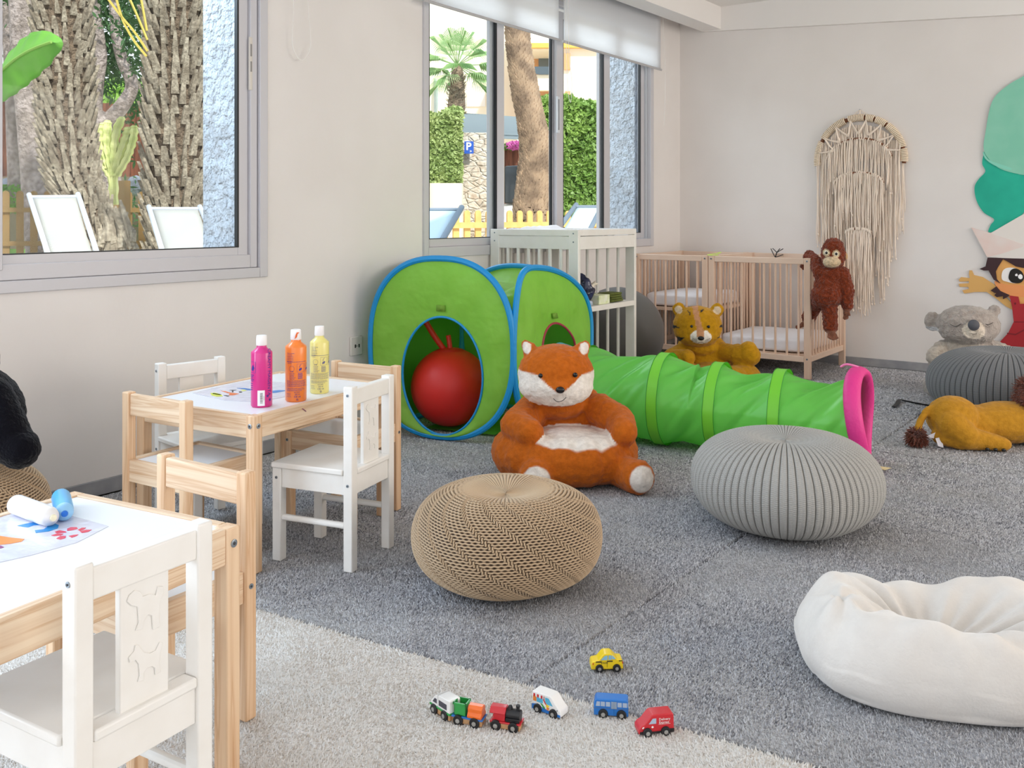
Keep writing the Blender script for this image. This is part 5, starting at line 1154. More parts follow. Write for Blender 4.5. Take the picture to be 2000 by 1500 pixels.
# ------------------------------------------------------------------ macrame hanging
yarn = mat('cotton_yarn', 'f7e8d8', .95, sheen=.2, bump=(300, .5, .002)); yarn2 = mat('cane_wrap', 'f3e2ca', .9, bump=(200, .6, .003)); cane = mat('cane_brown', '7a4a2c', .6)
MC = WB(1683, 300); mx0, mz0 = 1.352, 1.40
mac = thing('macrame_hanging', 'cream macrame wall hanging with long cotton fringes on the end wall', 'wall hanging', (mx0, BACK_Y-.002, mz0))
rd = random.Random(11)
def arc(rx, rz, cz, y, a0, a1, n=60, cx=0): return [(cx+rx*cos(a0+(a1-a0)*i/n), y, cz+rz*sin(a0+(a1-a0)*i/n)) for i in range(n+1)]
RX, RZ = .288, .285
g = G(); pts = arc(RX, RZ, .0, -.02, pi+.12, -.12, 90); g.tube(pts, .013, 10); hoop = obj('hoop', g, cane, mac, smooth=180)
g = G()
for i in range(len(pts)-1):
    a, b = Vector(pts[i]), Vector(pts[i+1])
    if rd.random() < .93:
        c = (a+b)/2; d = (b-a).normalized(); n_ = Vector((d.z, 0, -d.x))
        g.ring([c+n_*(.0215*cos(q*pi/5))+Vector((0, -.0215*sin(q*pi/5), 0)) for q in range(10)], .0048, 5)
obj('yarn_wrap', g, yarn2, hoop, smooth=180)
g = G(); top = Vector((0.0, -.01, RZ+.055)); g.tube([(-.09, -.015, .268), top, (.10, -.015, .262)], .0022, 5); g.tube([(.0, -.02, RZ), top], .004, 6); obj('hanging_cord', g, yarn, mac)
obj('nail', G().tube([(0, .0, RZ+.055), (0, -.02, RZ+.056)], .003, 8), steel_m, mac)
# knotted lattice under the hoop
g = G()
for k, a in enumerate((2.75, 2.35, 1.95, 1.57, 1.19, .79, .39)):
    w_ = .19
    p0 = [Vector(((RX-.015)*cos(a+w_), -.052, (RZ-.015)*sin(a+w_))), Vector(((RX-.10)*cos(a), -.056, (RZ-.10)*sin(a))), Vector(((RX-.015)*cos(a-w_), -.052, (RZ-.015)*sin(a-w_)))]
    for off in (0, .008, .016):
        q = [p+Vector((0, -.002, 0))-p.normalized()*off*.9 for p in p0]; g.tube(catmull([q[0], (q[0]+q[1])/2-Vector((0, 0, .005)), q[1], (q[1]+q[2])/2-Vector((0, 0, .005)), q[2]], 4), .0032, 5)
obj('knotted_lattice', g, yarn, mac, smooth=180)
bars_ = []
for (rx, rz, cz, y, nm) in ((.215, .15, -.01, -.045, 'upper_bar'), (.165, .085, -.175, -.055, 'middle_bar'), (.085, .03, -.50, -.060, 'lower_bar')):
    g = G(); pp_ = arc(rx, rz, cz, y, pi-.15, .15, 40); g.tube(pp_, .008, 8); b_ = obj(nm, g, cane, mac, smooth=180); bars_.append(pp_)
    g = G()
    for i in range(len(pp_)-1):
        if rd.random() < .8:
            c = (Vector(pp_[i])+Vector(pp_[i+1]))/2; g.ring([c+Vector((0, -.0105*cos(q*pi/4), .0105*sin(q*pi/4))) for q in range(8)], .0042, 4)
    obj('bar_wrap', g, yarn, b_, smooth=180)
STR = []
def bottom(x):        # lower outline of the longest fringe
    return np.interp(x, [-.30, -.26, -.2, -.1, -.02, .04, .10, .16, .21, .25, .29], [-.55, -.72, -.80, -.95, -1.03, -1.06, -1.03, -.98, -.80, -.60, -.45])
def add_strand(x, y, z0, z1, r=.0032): STR.append((x, y, z0, z1, r))
for i in range(120):
    x = -.292+.584*(i+.5)/120+rd.uniform(-.004, .004); z0 = .0 if abs(x) > RX*.985 else RZ*sqrt(max(0, 1-(x/RX)**2))-.02
    if abs(x) > .19: add_strand(x, rd.uniform(-.045, -.02), min(z0, .12), float(bottom(x))*rd.uniform(.72, 1.02)+.0)
    else: add_strand(x, rd.uniform(-.042, -.03), z0-.03, z0-.05-rd.uniform(.16, .24))
for i in range(80):
    x = -.21+.42*(i+.5)/80+rd.uniform(-.004, .004); z0 = -.01+.15*sqrt(max(0, 1-(x/.215)**2)); add_strand(x, rd.uniform(-.062, -.045), z0, z0-rd.uniform(.20, .34))
for i in range(80):
    x = -.16+.32*(i+.5)/80+rd.uniform(-.003, .003); z0 = -.175+.085*sqrt(max(0, 1-(x/.165)**2)); add_strand(x, rd.uniform(-.068, -.05), z0, z0-rd.uniform(.26, .5))
for i in range(50):
    x = -.08+.17*(i+.5)/50; add_strand(x, rd.uniform(-.07, -.055), -.48, float(bottom(x))*rd.uniform(.86, 1.02))
for i in range(90):
    x = -.24+.45*(i+.5)/90+rd.uniform(-.004, .004); add_strand(x, rd.uniform(-.035, -.012), -.05-.3*rd.random(), float(bottom(x))*rd.uniform(.72, 1.0))
def strand_geo(g, s):
    x, y, z0, z1, r = s; L_ = z0-z1; n = max(4, int(L_/.035)); a = rd.uniform(-.012, .012); f = rd.uniform(8, 22); ph = rd.uniform(0, 6); am = rd.uniform(.001, .005)
    pts = [(x+a*(i/n)+am*sin(f*L_*i/n+ph), min(y+.003*sin(ph+i), -.006), z0-L_*i/n) for i in range(n+1)]
    g.tube(pts, [r]*(n)+[r*.6], 5)
    if rd.random() < .35: g.ell((pts[-1][0], pts[-1][1], pts[-1][2]+.006), (.0055, .0055, .010), 6)
STR.sort(key=lambda s: s[1])
for s in STR[:98]: g = G(); strand_geo(g, s); obj('strand', g, yarn, mac, smooth=180)
g = G()
for s in STR[98:]: strand_geo(g, s)
obj('fringe', g, yarn, mac, smooth=180, kind='stuff')
# ------------------------------------------------------------------ wall figure
R_ = 2120
mur = thing('wall_figure', 'painted wall figure of a child in a paper hat under a mint ice cream', 'wall decoration', (WB(1960, 600).x, BACK_Y-.001, 0))
ml = Vector(mur.location)
AX = 2038; MIRX = WB(AX, 400).x-ml.x
def cut(nm, pts, col, depth, parent=mur, th=.006, sm=True, mottle=None, twin=False):
    """pieces that reach past the middle of the figure are closed by their mirror image"""
    P_ = [WB(min(x, AX), y)-Vector((ml.x, BACK_Y, 0)) for x, y in pts if x <= AX or x == R_]
    if any(x == R_ for x, y in pts):
        r0 = [i for i, (x, y) in enumerate([q for q in pts if q[0] <= AX or q[0] == R_]) if x == R_]; a, b = r0[0], r0[-1]; n = len(P_)
        half = [P_[(b+i) % n] for i in range(n-(b-a))]+[P_[a]] if b > a else P_
        P_ = half+[Vector((2*MIRX-p.x, 0, p.z)) for p in reversed(half[1:-1])]
    elif twin: cut(nm, pts, col, depth, parent, th, sm, mottle)
    if twin: P_ = [Vector((2*MIRX-p.x, 0, p.z)) for p in reversed(P_)]
    if sm: P_ = catmull(P_, 5, True)
    for p in P_: p.y = -depth
    m = mat('mural_'+nm+col, col, .7, mottle=mottle)
    return obj(nm, G().prism(P_, (0, th, 0)), m, parent, smooth=0)
cut('top_scoop', [(1925, 262), (1922, 290), (1930, 308), (1955, 330), (2000, 342), (R_, 345), (R_, 134), (2020, 138), (2000, 149), (1965, 170), (1938, 200)], '8ed1b8', .014, mottle=(6, '7cc8ad', .6))
cut('upper_drip', [(1928, 285), (1922, 300), (1919, 320), (1925, 335), (1912, 350), (1904, 366), (1908, 392), (1922, 415), (1942, 428), (1935, 440), (1932, 454), (1960, 445), (1998, 418), (R_, 340), (R_, 280), (2010, 340), (1960, 325)], '1fb89c', .008, mottle=(5, '12a68c', .8))
cut('light_band', [(1921, 296), (1932, 312), (1952, 320), (1975, 328), (1972, 332), (1945, 324), (1925, 310)], '8ad8c2', .0145, th=.003)
cut('hat', [(1898, 445), (1936, 455), (2000, 418), (R_, 370), (R_, 503), (2000, 506), (1929, 502), (1914, 476)], 'e8e2dc', .016, sm=False)
cut('hat_fold', [(1898, 444), (1936, 455), (2000, 477), (1998, 482), (1955, 496), (1929, 502), (1914, 472)], 'e8c9c0', .018, sm=False, mottle=(4, 'e9dcd6', 1.))
cut('face', [(1944, 506), (1945, 545), (1953, 562), (1975, 585), (2000, 590), (R_, 600), (R_, 504)], 'e8ac62', .012, sm=False)
cut('hair', [(1930, 503), (R_, 506), (R_, 524), (2000, 523), (1985, 520), (1968, 510), (1960, 506), (1950, 522), (1946, 530), (1948, 545), (1955, 553), (1942, 546), (1934, 532), (1932, 528), (1922, 528), (1914, 525), (1926, 520)], '3a2024', .020, sm=False)
cut('cheek', [(1943, 549), (1965, 555), (2000, 558), (2010, 575), (2000, 580), (1975, 577), (1955, 570)], 'ec9c5e', .0135, th=.002, twin=True)
cut('eye_white', [(1958, 545), (1959, 530), (1968, 523), (1985, 524), (1998, 535), (1997, 548), (1985, 553), (1968, 550)], 'f3f0ee', .019, twin=True)
cut('iris', [(1971, 540), (1975, 528), (1985, 524), (1997, 531), (2001, 543), (1994, 552), (1980, 552), (1973, 547)], '17130f', .021, twin=True)
cut('eye_shine', [(1990, 538), (1994, 535), (1998, 538), (1998, 543), (1994, 545), (1990, 542)], 'ffffff', .0225, th=.002)
cut('eye_shine', [(1984, 536), (1987, 534), (1989, 537), (1987, 539), (1984, 538)], 'ffffff', .0225, th=.002)
cut('side_lock', [(1947, 559), (1936, 567), (1944, 572), (1947, 572), (1943, 576), (1948, 580), (1960, 578), (1960, 584), (1968, 580), (1973, 576), (1955, 568)], '3a2024', .020, sm=False, twin=True)
cut('arm', [(1873, 546), (1878, 541), (1895, 543), (1893, 535), (1894, 528), (1899, 528), (1903, 537), (1920, 541), (1942, 555), (1955, 570), (1975, 590), (1980, 606), (1965, 598), (1948, 584), (1928, 570), (1905, 570), (1884, 573), (1880, 567), (1893, 564), (1892, 560), (1875, 560), (1873, 554), (1893, 553), (1893, 549), (1875, 550)], 'dfae66', .010, sm=False, twin=True)
cut('neck', [(1985, 575), (R_, 580), (R_, 600), (1988, 600)], 'e2a25c', .011, sm=False)
cut('dungarees', [(1973, 577), (1990, 579), (1993, 593), (R_, 592), (R_, 735), (2010, 732), (1995, 705), (1975, 690), (1954, 667), (1970, 650), (1981, 628), (1978, 600)], 'b3262f', .022, sm=False, mottle=(4, '9c1c24', .6))
cut('seam', [(1981, 627), (R_, 628), (R_, 630), (1981, 629)], '861c26', .0235, th=.001, sm=False)
cut('pocket_line', [(1968, 649), (1985, 651), (2000, 643), (R_, 620), (R_, 623), (2000, 646), (1985, 654), (1968, 651)], '861c26', .0235, th=.001, sm=False)
cut('button', [(1982, 592), (1984, 590), (1986, 592), (1984, 595)], '7a1820', .0235, th=.002)
# ------------------------------------------------------------------ outside: garden and street
def out_thing(name, label, cat, p, group=None): return thing(name, label, cat, p, 0, group)
gz = .28
lawn = mat('lawn', '5f8f33', .95, mottle=(3, '87a84a', .6), bump=(60, .6, .02)); sand = mat('paving_sand', 'd9d0c0', .9, mottle=(2, 'c2b8a6', .5))
o = obj('ground', G().box(-60, XO-.01, -30, 60, gz-.4, gz), sand, smooth=0); o['kind'] = 'structure'; o['label'] = 'bright sandy garden ground outside'; o['category'] = 'ground'
p = [AT(-60, 450, 17), AT(330, 450, 17), AT(330, 450, 24), AT(-60, 450, 24)]
g = G(); g.prism([Vector((q.x, q.y, gz+.005)) for q in p], (0, 0, .02)); obj('lawn', g, lawn, label='strip of green lawn behind the picket fence', cat='lawn')
bark = mat('palm_fibre', '4f4337', .95, bump=(40, 1., .03), mottle=(12, '8b7a68', .8)); boot_m = mat('palm_boot', 'b3aa99', .85, mottle=[(7, '7d7364', .9), (30, '5a5044', .5)], bump=(30, .8, .02))
bark2 = mat('palm_bark_pale', 'c4ad96', .95, bump=[(14, 1., .05), (40, .9, .02)], mottle=[(3, '9a8471', .6), (13, '5f5044', .75)], stretch=(1, 1, 3.))
def palm_trunk(name, label, px, D, rad, boots, seed=1, mats=(bark, boot_m), bsize=(.075, .22), ang=.5):
    rd = random.Random(seed); pts = [AT(x, y, D) for x, y in px]; P_ = catmull(pts, 8)
    t = out_thing(name, label, 'tree', (P_[-1].x, P_[-1].y, P_[-1].z)); o_ = Vector(t.location); n = len(P_)
    R_ = [np.interp(i/(n-1), [k/(len(rad)-1) for k in range(len(rad))], rad) for i in range(n)]
    g = G(); g.tube([q-o_ for q in P_], [r*.88 for r in R_], 20); obj('trunk', g, mats[0], t, smooth=180)
    g = G(); L_ = sum((P_[i+1]-P_[i]).length for i in range(n-1)); rows = int(L_/(bsize[1]*.42)); per = boots
    for k in range(rows):
        f = (k+.3)/rows*(n-1); i = min(n-2, int(f)); c = P_[i].lerp(P_[i+1], f-i)-o_; R0 = R_[i]; ax = (P_[i]-P_[i+1]).normalized()
        for j in range(per):
            a = 2*pi*(j+.5*(k % 2)+rd.uniform(-.12, .12))/per; d = Vector((cos(a), sin(a), 0)); s = d.cross(ax).normalized()
            w_ = bsize[0]*rd.uniform(.7, 1.15); h_ = bsize[1]*rd.uniform(.7, 1.2); th = .05*R0/.3
            b0 = c+d*R0*.80; b1 = c+d*(R0*.80+h_*sin(ang)*.55)+ax*h_
            lean = s*rd.uniform(-.25, .25)*w_
            vs = [b0-s*w_, b0+s*w_, b1+s*w_*.45+lean, b1-s*w_*.45+lean, b0-s*w_+d*th, b0+s*w_+d*th, b1+s*w_*.4+lean+d*th*.6, b1-s*w_*.4+lean+d*th*.6]
            g.add(vs, [(0, 3, 2, 1), (4, 5, 6, 7), (0, 1, 5, 4), (1, 2, 6, 5), (2, 3, 7, 6), (3, 0, 4, 7)])
    o = obj('boots', g, mats[1], t, smooth=0); return t
palm_trunk('palm_tree', 'shaggy palm trunk at the left of the near window', [(112, -260), (118, -20), (125, 120), (130, 240), (142, 340), (172, 420), (205, 520), (225, 600)], 12, [.36, .34, .34, .33, .32, .30, .26, .24], 9, 3, bsize=(.044, .21), ang=1.)
palm_trunk('palm_tree', 'palm trunk thick with old leaf stubs, in the middle of the near window', [(352, -260), (344, -20), (343, 120), (344, 260), (345, 400), (350, 480), (352, 590)], 11, [.34, .33, .335, .34, .33, .33, .34], 10, 5, bsize=(.046, .27), ang=.9)
# broad leaf stubs and roots at the foot of the first palm
g = G(); rd = random.Random(8); o_ = AT(235, 560, 11.8)
for k in range(26):
    a = AT(rd.uniform(195, 268), rd.uniform(470, 560), 11.7)-o_; b = AT(rd.uniform(185, 250), rd.uniform(385, 450), 11.85)-o_; g.tube([a, (a+b)/2+Vector((rd.uniform(-.08, .08), 0, 0)), b], [.05, .045, .02], 5)
obj('palm_stubs', g, boot_m, smooth=60, loc=o_, label='tangle of grey cut palm stubs at the foot of the left palm', cat='palm stubs')
def rough_tube(g, pts, r, n=12, am=.1, seed=0):
    P_ = catmull(pts, 6); k = len(P_); rs = [np.interp(i/(k-1), [q/(len(r)-1) for q in range(len(r))], r) for i in range(k)]; g.tube(P_, rs, n); return g
pineb = mat('pine_bark', '8f857f', .95, bump=(18, 1., .05), mottle=[(5, 'b5aaa8', .7), (14, '5f5652', .6)])
def trunk(label, paths, D, m=pineb, name='pine_tree'):
    o_ = AT(*paths[0][0][-1], D); t = out_thing(name, label, 'tree', o_); g = G()
    for pts, r in paths: rough_tube(g, [AT(x, y, D)-o_ for x, y in pts], r, 14)
    obj('trunk', g, m, t, smooth=180); return t, o_
tp, to_ = trunk('thick grey pine trunk at the left edge of the near window', [([(40, -220), (50, 20), (52, 120), (62, 240), (72, 330), (85, 420), (100, 540)], [.26, .24, .22, .22, .24, .3, .34])], 15)
trunk('slim dark pine trunk at the far left of the near window', [([(0, -200), (12, 0), (16, 60), (22, 200), (30, 400)], [.1, .1, .1, .1, .12])], 17)
tb2, tbo = trunk('forked grey tree between the two palms of the near window', [([(182, -220), (186, 0), (192, 60), (197, 110), (190, 160), (186, 220), (200, 240), (215, 330), (222, 480)], [.08, .085, .09, .1, .11, .12, .14, .16, .2]), ([(200, 245), (232, 215), (255, 180), (256, 155), (240, 120), (228, 70), (222, 0), (210, -200)], [.13, .13, .11, .11, .10, .09, .08, .06])], 16, name='branchy_tree')
def leaves(name, c, r, n, size, m, parent, seed=0, flat=1., cluster=None, long=1.):
    rd = random.Random(seed); g = G(); cl = [Vector((rd.gauss(0, .5)*r[0], rd.gauss(0, .5)*r[1], rd.gauss(0, .5)*r[2])) for _ in range(cluster)] if cluster else None
    vs = []; fs = []
    for k in range(n):
        if cl: q = cl[rd.randrange(len(cl))]+Vector((rd.gauss(0, .13)*r[0], rd.gauss(0, .13)*r[1], rd.gauss(0, .13)*r[2]))
        else:
            d = Vector((rd.gauss(0, 1), rd.gauss(0, 1), rd.gauss(0, 1))).normalized(); rr = rd.uniform(.72, 1.05); q = Vector((d.x*r[0], d.y*r[1], d.z*r[2]))*rr
        q += Vector(c); u = Vector((rd.uniform(-1, 1), rd.uniform(-1, 1), rd.uniform(-1, 1))).normalized(); w_ = u.orthogonal().normalized(); s = size*rd.uniform(.6, 1.3)
        i = len(vs); vs += [q-u*s*long, q+w_*s*.45, q+u*s*long, q-w_*s*.45]; fs.append((i, i+1, i+2, i+3))
    g.add(vs, fs); return obj(name, g, m, parent, smooth=0)
leaf_a = mat('leaf_green', '4f8230', .6, transl=.35, mottle=(1.5, '7fae46', .7)); leaf_b = mat('leaf_dark', '365c34', .7, transl=.3, mottle=(1.2, '52784a', .7)); leaf_c = mat('leaf_pale', '9bc560', .6, transl=.4)
leaves('crown', AT(250, 60, 16.5)-tbo, (1.4, 1.2, 1.7), 5200, .05, leaf_b, tb2, 2, cluster=60, long=1.5)
leaves('crown', AT(70, -60, 17)-to_, (2.6, 1.6, 1.2), 3000, .06, leaf_b, tp, 3, cluster=50, long=1.5)
sh = out_thing('shrub', 'sunlit light green shrub behind the reed fence, between the palms', 'shrub', AT(235, 260, 23)); leaves('foliage', AT(235, 195, 23)-Vector(sh.location), (1.2, .5, .5), 1500, .09, leaf_c, sh, 4)
sh = out_thing('shrub', 'green shrub low behind the picket fence at the left edge', 'shrub', AT(20, 420, 17)); leaves('foliage', AT(22, 388, 17)-Vector(sh.location), (.5, .3, .25), 900, .05, leaf_a, sh, 5)
# reed fence on its bank
reed = mat('reed_brown', '7a4a36', .9, mottle=[(30, '4c2c22', .8)], stretch=(1, 1, .06), bump=(50, .8, .02))
def slab(name, label, cat, a, b, z0, z1, th, m, corr=0, mot=None):
    A, B = Vector((a.x, a.y, 0)), Vector((b.x, b.y, 0)); d = (B-A).normalized(); n_ = Vector((-d.y, d.x, 0)); L_ = (B-A).length; g = G()
    if corr:
        k = int(L_/corr); vs = []
        for i in range(k+1):
            q = A+d*(L_*i/k)+n_*(.02*(i % 2)); vs += [(q.x, q.y, z0), (q.x, q.y, z1+.04*fnoise((i*.37, 0, 0), 1))]
        g.add(vs, [(2*i, 2*i+2, 2*i+3, 2*i+1) for i in range(k)]); o = obj(name, g, m, smooth=0, label=label, cat=cat); o.modifiers.new('s', 'SOLIDIFY').thickness = th
    else: o = obj(name, g.prism([A+Vector((0, 0, z0)), B+Vector((0, 0, z0)), B+Vector((0, 0, z1)), A+Vector((0, 0, z1))], n_*th), m, smooth=0, label=label, cat=cat)
    return o
slab('reed_fence', 'brown reed fence behind the garden, seen through the near window', 'fence', AT(-80, 350, 20), AT(330, 350, 21.5), AT(0, 352, 20).z, AT(0, 190, 20).z, .03, reed, .06)
rock = mat('bank_stone', '9aa0ac', .9, bump=(8, 1., .1), mottle=(3, '6c7280', .7))
rd = random.Random(6); bank = out_thing('stone_bank', 'low bank of grey boulders under the reed fence', 'rocks', AT(150, 400, 19.6))
for k in range(16):
    q = AT(-70+28*k, 368+rd.uniform(-6, 6), 19.7)-Vector(bank.location); g = G(); g.ell(q, (.24, .2, rd.uniform(.16, .24)), 10); obj('boulder', g, rock, bank, smooth=180)
q0, q1 = AT(-90, 372, 20.2), AT(340, 372, 20.4); slab('earth_bank', 'earth bank below the reed fence', 'bank', q0, q1, gz-.1, q0.z+.3, .6, mat('bank_earth', '8c7f6c', .95))
# cactus
cact = mat('cactus_lime', 'dde3a0', .6, mottle=(8, '9cb455', .5), bump=(20, .4, .02)); o_ = AT(225, 400, 12.8); ca = out_thing('cactus', 'pale yellow green candelabra cactus between the two palms', 'cactus', o_)
g = G()
for pts in ([(222, 400), (222, 330), (224, 270), (238, 228)], [(222, 400), (218, 340), (208, 280), (210, 235)], [(216, 345), (198, 310), (190, 270), (192, 248)], [(226, 345), (246, 310), (258, 275), (262, 245)], [(222, 345), (233, 300), (248, 262), (250, 248)], [(212, 330), (205, 300), (200, 265), (201, 240)]):
    P_ = catmull([AT(x, y, 12.8)-o_ for x, y in pts], 12); k = len(P_)
    for i in range(k-1):
        pass
    vs = []; N_ = 10
    for i, q in enumerate(P_):
        for j in range(N_): a = 2*pi*j/N_; rr = .062*(1 if j % 2 == 0 else .55)*(1+.12*sin(i*1.3))*(1 if i < k-2 else .6); vs.append(q+Vector((rr*cos(a), rr*sin(a), 0)))
    g.add(vs, [(i*N_+j, i*N_+(j+1) % N_, (i+1)*N_+(j+1) % N_, (i+1)*N_+j) for i in range(k-1) for j in range(N_)]+[tuple((k-1)*N_+j for j in range(N_))])
obj('stems', g, cact, ca, smooth=0)
# picket fences
fence_m = mat('fence_timber', '7f6840', .8, mottle=(9, '7f6235', .6), bump=(30, .4, .01)); fence_p = mat('fence_timber_pale', 'e0b974', .8, mottle=(9, 'c49a56', .5))
def picket(label, a, b, pitch, w_, z0, z1, rails, m):
    A, B = Vector((a.x, a.y, 0)), Vector((b.x, b.y, 0)); d = (B-A).normalized(); n_ = Vector((-d.y, d.x, 0)); L_ = (B-A).length; t = out_thing('picket_fence', label, 'fence', A+Vector((0, 0, gz)))
    k = int(L_/pitch)
    for i in range(k):
        c = d*(pitch*(i+.5)); P_ = [c-d*w_/2+Vector((0, 0, z0-gz)), c+d*w_/2+Vector((0, 0, z0-gz))]+[c+d*(w_/2*cos(q*pi/6))+Vector((0, 0, z1-gz-w_/2+w_/2*sin(q*pi/6))) for q in range(7)]
        obj('picket', G().prism(P_, n_*.022), m, t, smooth=0)
    for z in rails: obj('rail', G().prism([Vector((0, 0, z-gz-.035)), d*L_+Vector((0, 0, z-gz-.035)), d*L_+Vector((0, 0, z-gz+.035)), Vector((0, 0, z-gz+.035))], n_*-.03), m, t, smooth=0)
    return t
picket('brown picket fence behind the deck chairs in the near window', AT(-30, 400, 14), AT(330, 400, 14.6), .19, .10, gz+.02, AT(60, 372, 14).z, (AT(60, 410, 14).z, AT(60, 476, 14).z), fence_m)
obj('fence_post', G().box(-.075, .075, -.05, .05, 0, AT(243, 353, 13.9).z-gz), fence_m, loc=(*AT(243, 400, 13.9)[:2], gz), label='square brown fence post right of the cactus', cat='post', smooth=0)
picket('pale picket fence seen at the foot of the far window', AT(812, 400, 11), AT(1185, 400, 13.), .167, .088, gz+.02, AT(1000, 411, 12).z, (AT(900, 440, 11.4).z, gz+.12), fence_p)
# deck chairs
def deck(label, tl, tr, br, bl, D0, D1, fm, sm, strut=True):
    TLp, TRp, BRp, BLp = AT(*tl, D1), AT(*tr, D1), AT(*br, D0), AT(*bl, D0); o_ = (BRp+BLp)/2; o_.z = gz; t = out_thing('deck_chair', label, 'deck chair', o_)
    dl, dr = (BLp-TLp), (BRp-TRp); kl = (TLp.z-gz)/max(.01, TLp.z-BLp.z); kr = (TRp.z-gz)/max(.01, TRp.z-BRp.z)
    L0, R0 = TLp+dl*kl, TRp+dr*kr
    g = G(); g.grid(lambda u, v: (TLp.lerp(TRp, u)).lerp(L0.lerp(R0, u), v*.8)-o_+Vector((0, 0, -.05*sin(pi*v)*1.0)), 8, 14); s = obj('sling', g, sm, t, smooth=180); s.modifiers.new('s', 'SOLIDIFY').thickness = .004
    e = (TRp-TLp).normalized()*.03
    for A, B in ((TLp-e, L0-e), (TRp+e, R0+e)): obj('side_rail', G().tube([A+(A-B)*.03-o_, B-o_], .026, 8), fm, t, smooth=180)
    obj('crossbar', G().tube([TLp-e-o_, TRp+e-o_], .018, 8), fm, t)
    back = AT((tl[0]+tr[0])/2, 430, D1+.5); back.z = gz
    for A, B in ((TLp-e, L0-e), (TRp+e, R0+e)):
        m_ = A.lerp(B, .45); obj('strut', G().tube([m_-o_, Vector((A.x, A.y, gz+.02))-o_+(AT(1000, 421, 3)-AT(1000, 421, 2.6))*1.2], .02, 8), fm, t)
    return t
wfr = mat('deck_frame_white', 'c3c9d2', .5); wsl = mat('deck_canvas_white', 'b2b2ae', .8, transl=.1, mottle=(2.5, 'a9adae', .6))
deck('white canvas deck chair at the left of the near window', (64, 385), (148, 384), (182, 490), (98, 490), 9.0, 9.6, wfr, wsl)
deck('white canvas deck chair half hidden by the stucco reveal', (298, 408), (386, 408), (420, 486), (322, 486), 8.8, 9.3, wfr, wsl)
gfr = mat('deck_frame_grey', '6f7d8c', .5); gsl = mat('deck_canvas_blue', 'b9cdd8', .8)
deck('pale blue deck chair with a grey frame at the left of the far window', (780, 410), (892, 410), (856, 470), (744, 470), 7.6, 8.2, gfr, gsl)
deck('grey framed deck chair low behind the right lights of the far window', (1170, 404), (1128, 404), (1100, 442), (1150, 442), 9.5, 10., gfr, gsl)
# banana leaf
bl = mat('banana_leaf', '7fbf4a', .45, transl=.4, mottle=(4, '5a9a3a', .4), stretch=(1, 1, 1)); o_ = AT(0, 130, 5)
def bleaf(u, v):
    a, b = Vector(AT(-40, 185, 5.2)), Vector(AT(100, 82, 4.9)); ax = a.lerp(b, u); w_ = .15*sin(pi*min(1, u*.93+.07))**.6
    wob = .02*sin(u*40)*abs(v-.5)*2*.3
    return ax+Vector((0, 0, 1))*((v-.5)*2*w_*.9+.05*sin(pi*u))+Vector((0, .12*abs(v-.5)+wob, 0))-o_
bt = out_thing('banana_plant', 'big bright green banana leaf at the left edge of the near window', 'plant', o_); lf = obj('leaf', G().grid(bleaf, 40, 12), bl, bt, smooth=180); lf.modifiers.new('s', 'SOLIDIFY').thickness = .003
obj('midrib', G().tube([bleaf(i/12, .5)+Vector((.0, .0, .0)) for i in range(13)], .008, 6), leaf_c, bt)
obj('stalk', G().tube([AT(-40, 185, 5.2)-o_, AT(-70, 300, 5.4)-o_, Vector((*AT(-80, 480, 5.5)[:2], gz))-o_], .03, 8), leaf_a, bt)
# yellow palm fronds arching across the top
fr_m = mat('frond_yellow', 'b9a850', .7); ft = out_thing('palm_frond', 'arching yellow palm fronds against the middle palm trunk', 'palm frond', AT(288, 100, 10.4)); g = G(); o_ = Vector(ft.location)
for k, pts in enumerate(([(288, 100), (262, 62), (235, 30), (205, -10)], [(288, 78), (268, 30), (250, -10)], [(287, 60), (280, 20), (272, -20)], [(286, 110), (262, 80), (240, 40), (225, -10)])): g.tube(catmull([AT(x, y, 10.4)-o_ for x, y in pts], 5), .014, 5)
obj('stalks', g, fr_m, ft)
# ---- street side
cream = mat('house_cream', 'f3e8d4', .9, mottle=(1, 'ece0ca', .4)); ochre = mat('cornice_ochre', 'e2b45c', .8); peach = mat('house_peach', 'd9a273', .9); rail_d = mat('balcony_iron', '4f5c66', .5); shade_m = mat('house_window', '6a747a', .3)
hs = out_thing('apartment_house', 'cream apartment house filling the far window behind the fan palm', 'building', (*AT(900, 421, 38)[:2], gz)); o_ = Vector(hs.location)
def face(nm, x0, x1, y0, y1, D, th, m, parent, oo, base=None):
    a, b = AT(x0, y1, D), AT(x1, y1, D); d = (b-a); n_ = Vector((-d.y, d.x, 0)).normalized(); z1 = AT(x0, y0, D).z; z0 = a.z if base is None else base
    P_ = [Vector((a.x, a.y, z0))-oo, Vector((b.x, b.y, z0))-oo, Vector((b.x, b.y, z1))-oo, Vector((a.x, a.y, z1))-oo]; return obj(nm, G().prism(P_, n_*th), m, parent, smooth=0)
face('wall', 700, 1036, -260, 300, 38, 6, cream, hs, o_, gz)
fw = face('window', 912, 948, 182, 208, 37.95, .1, mat('shutter_pale', 'efe9e2', .8), hs, o_); g = G(); c = AT(849, 192, 37.9)-o_
g.prism([c+Vector((.36*cos(q*pi/12)*VX[0], .36*cos(q*pi/12)*VX[1]*-1*-1, .95*sin(q*pi/12)*.85)) for q in range(24)], (0, .08, 0)); obj('oval_window', g, mat('oval_glass', '9fb6ba', .3), hs, smooth=0)
h2 = out_thing('balcony_house', 'cream house with peach balconies and an ochre cornice in the far window', 'building', (*AT(1080, 421, 34)[:2], gz)); o_ = Vector(h2.location)
face('wall', 1010, 1330, 225, 300, 34, 5, cream, h2, o_, gz); face('wall', 1085, 1330, 75, 232, 34, 5, cream, h2, o_); face('parapet', 1010, 1082, 146, 176, 34, .3, cream, h2, o_)
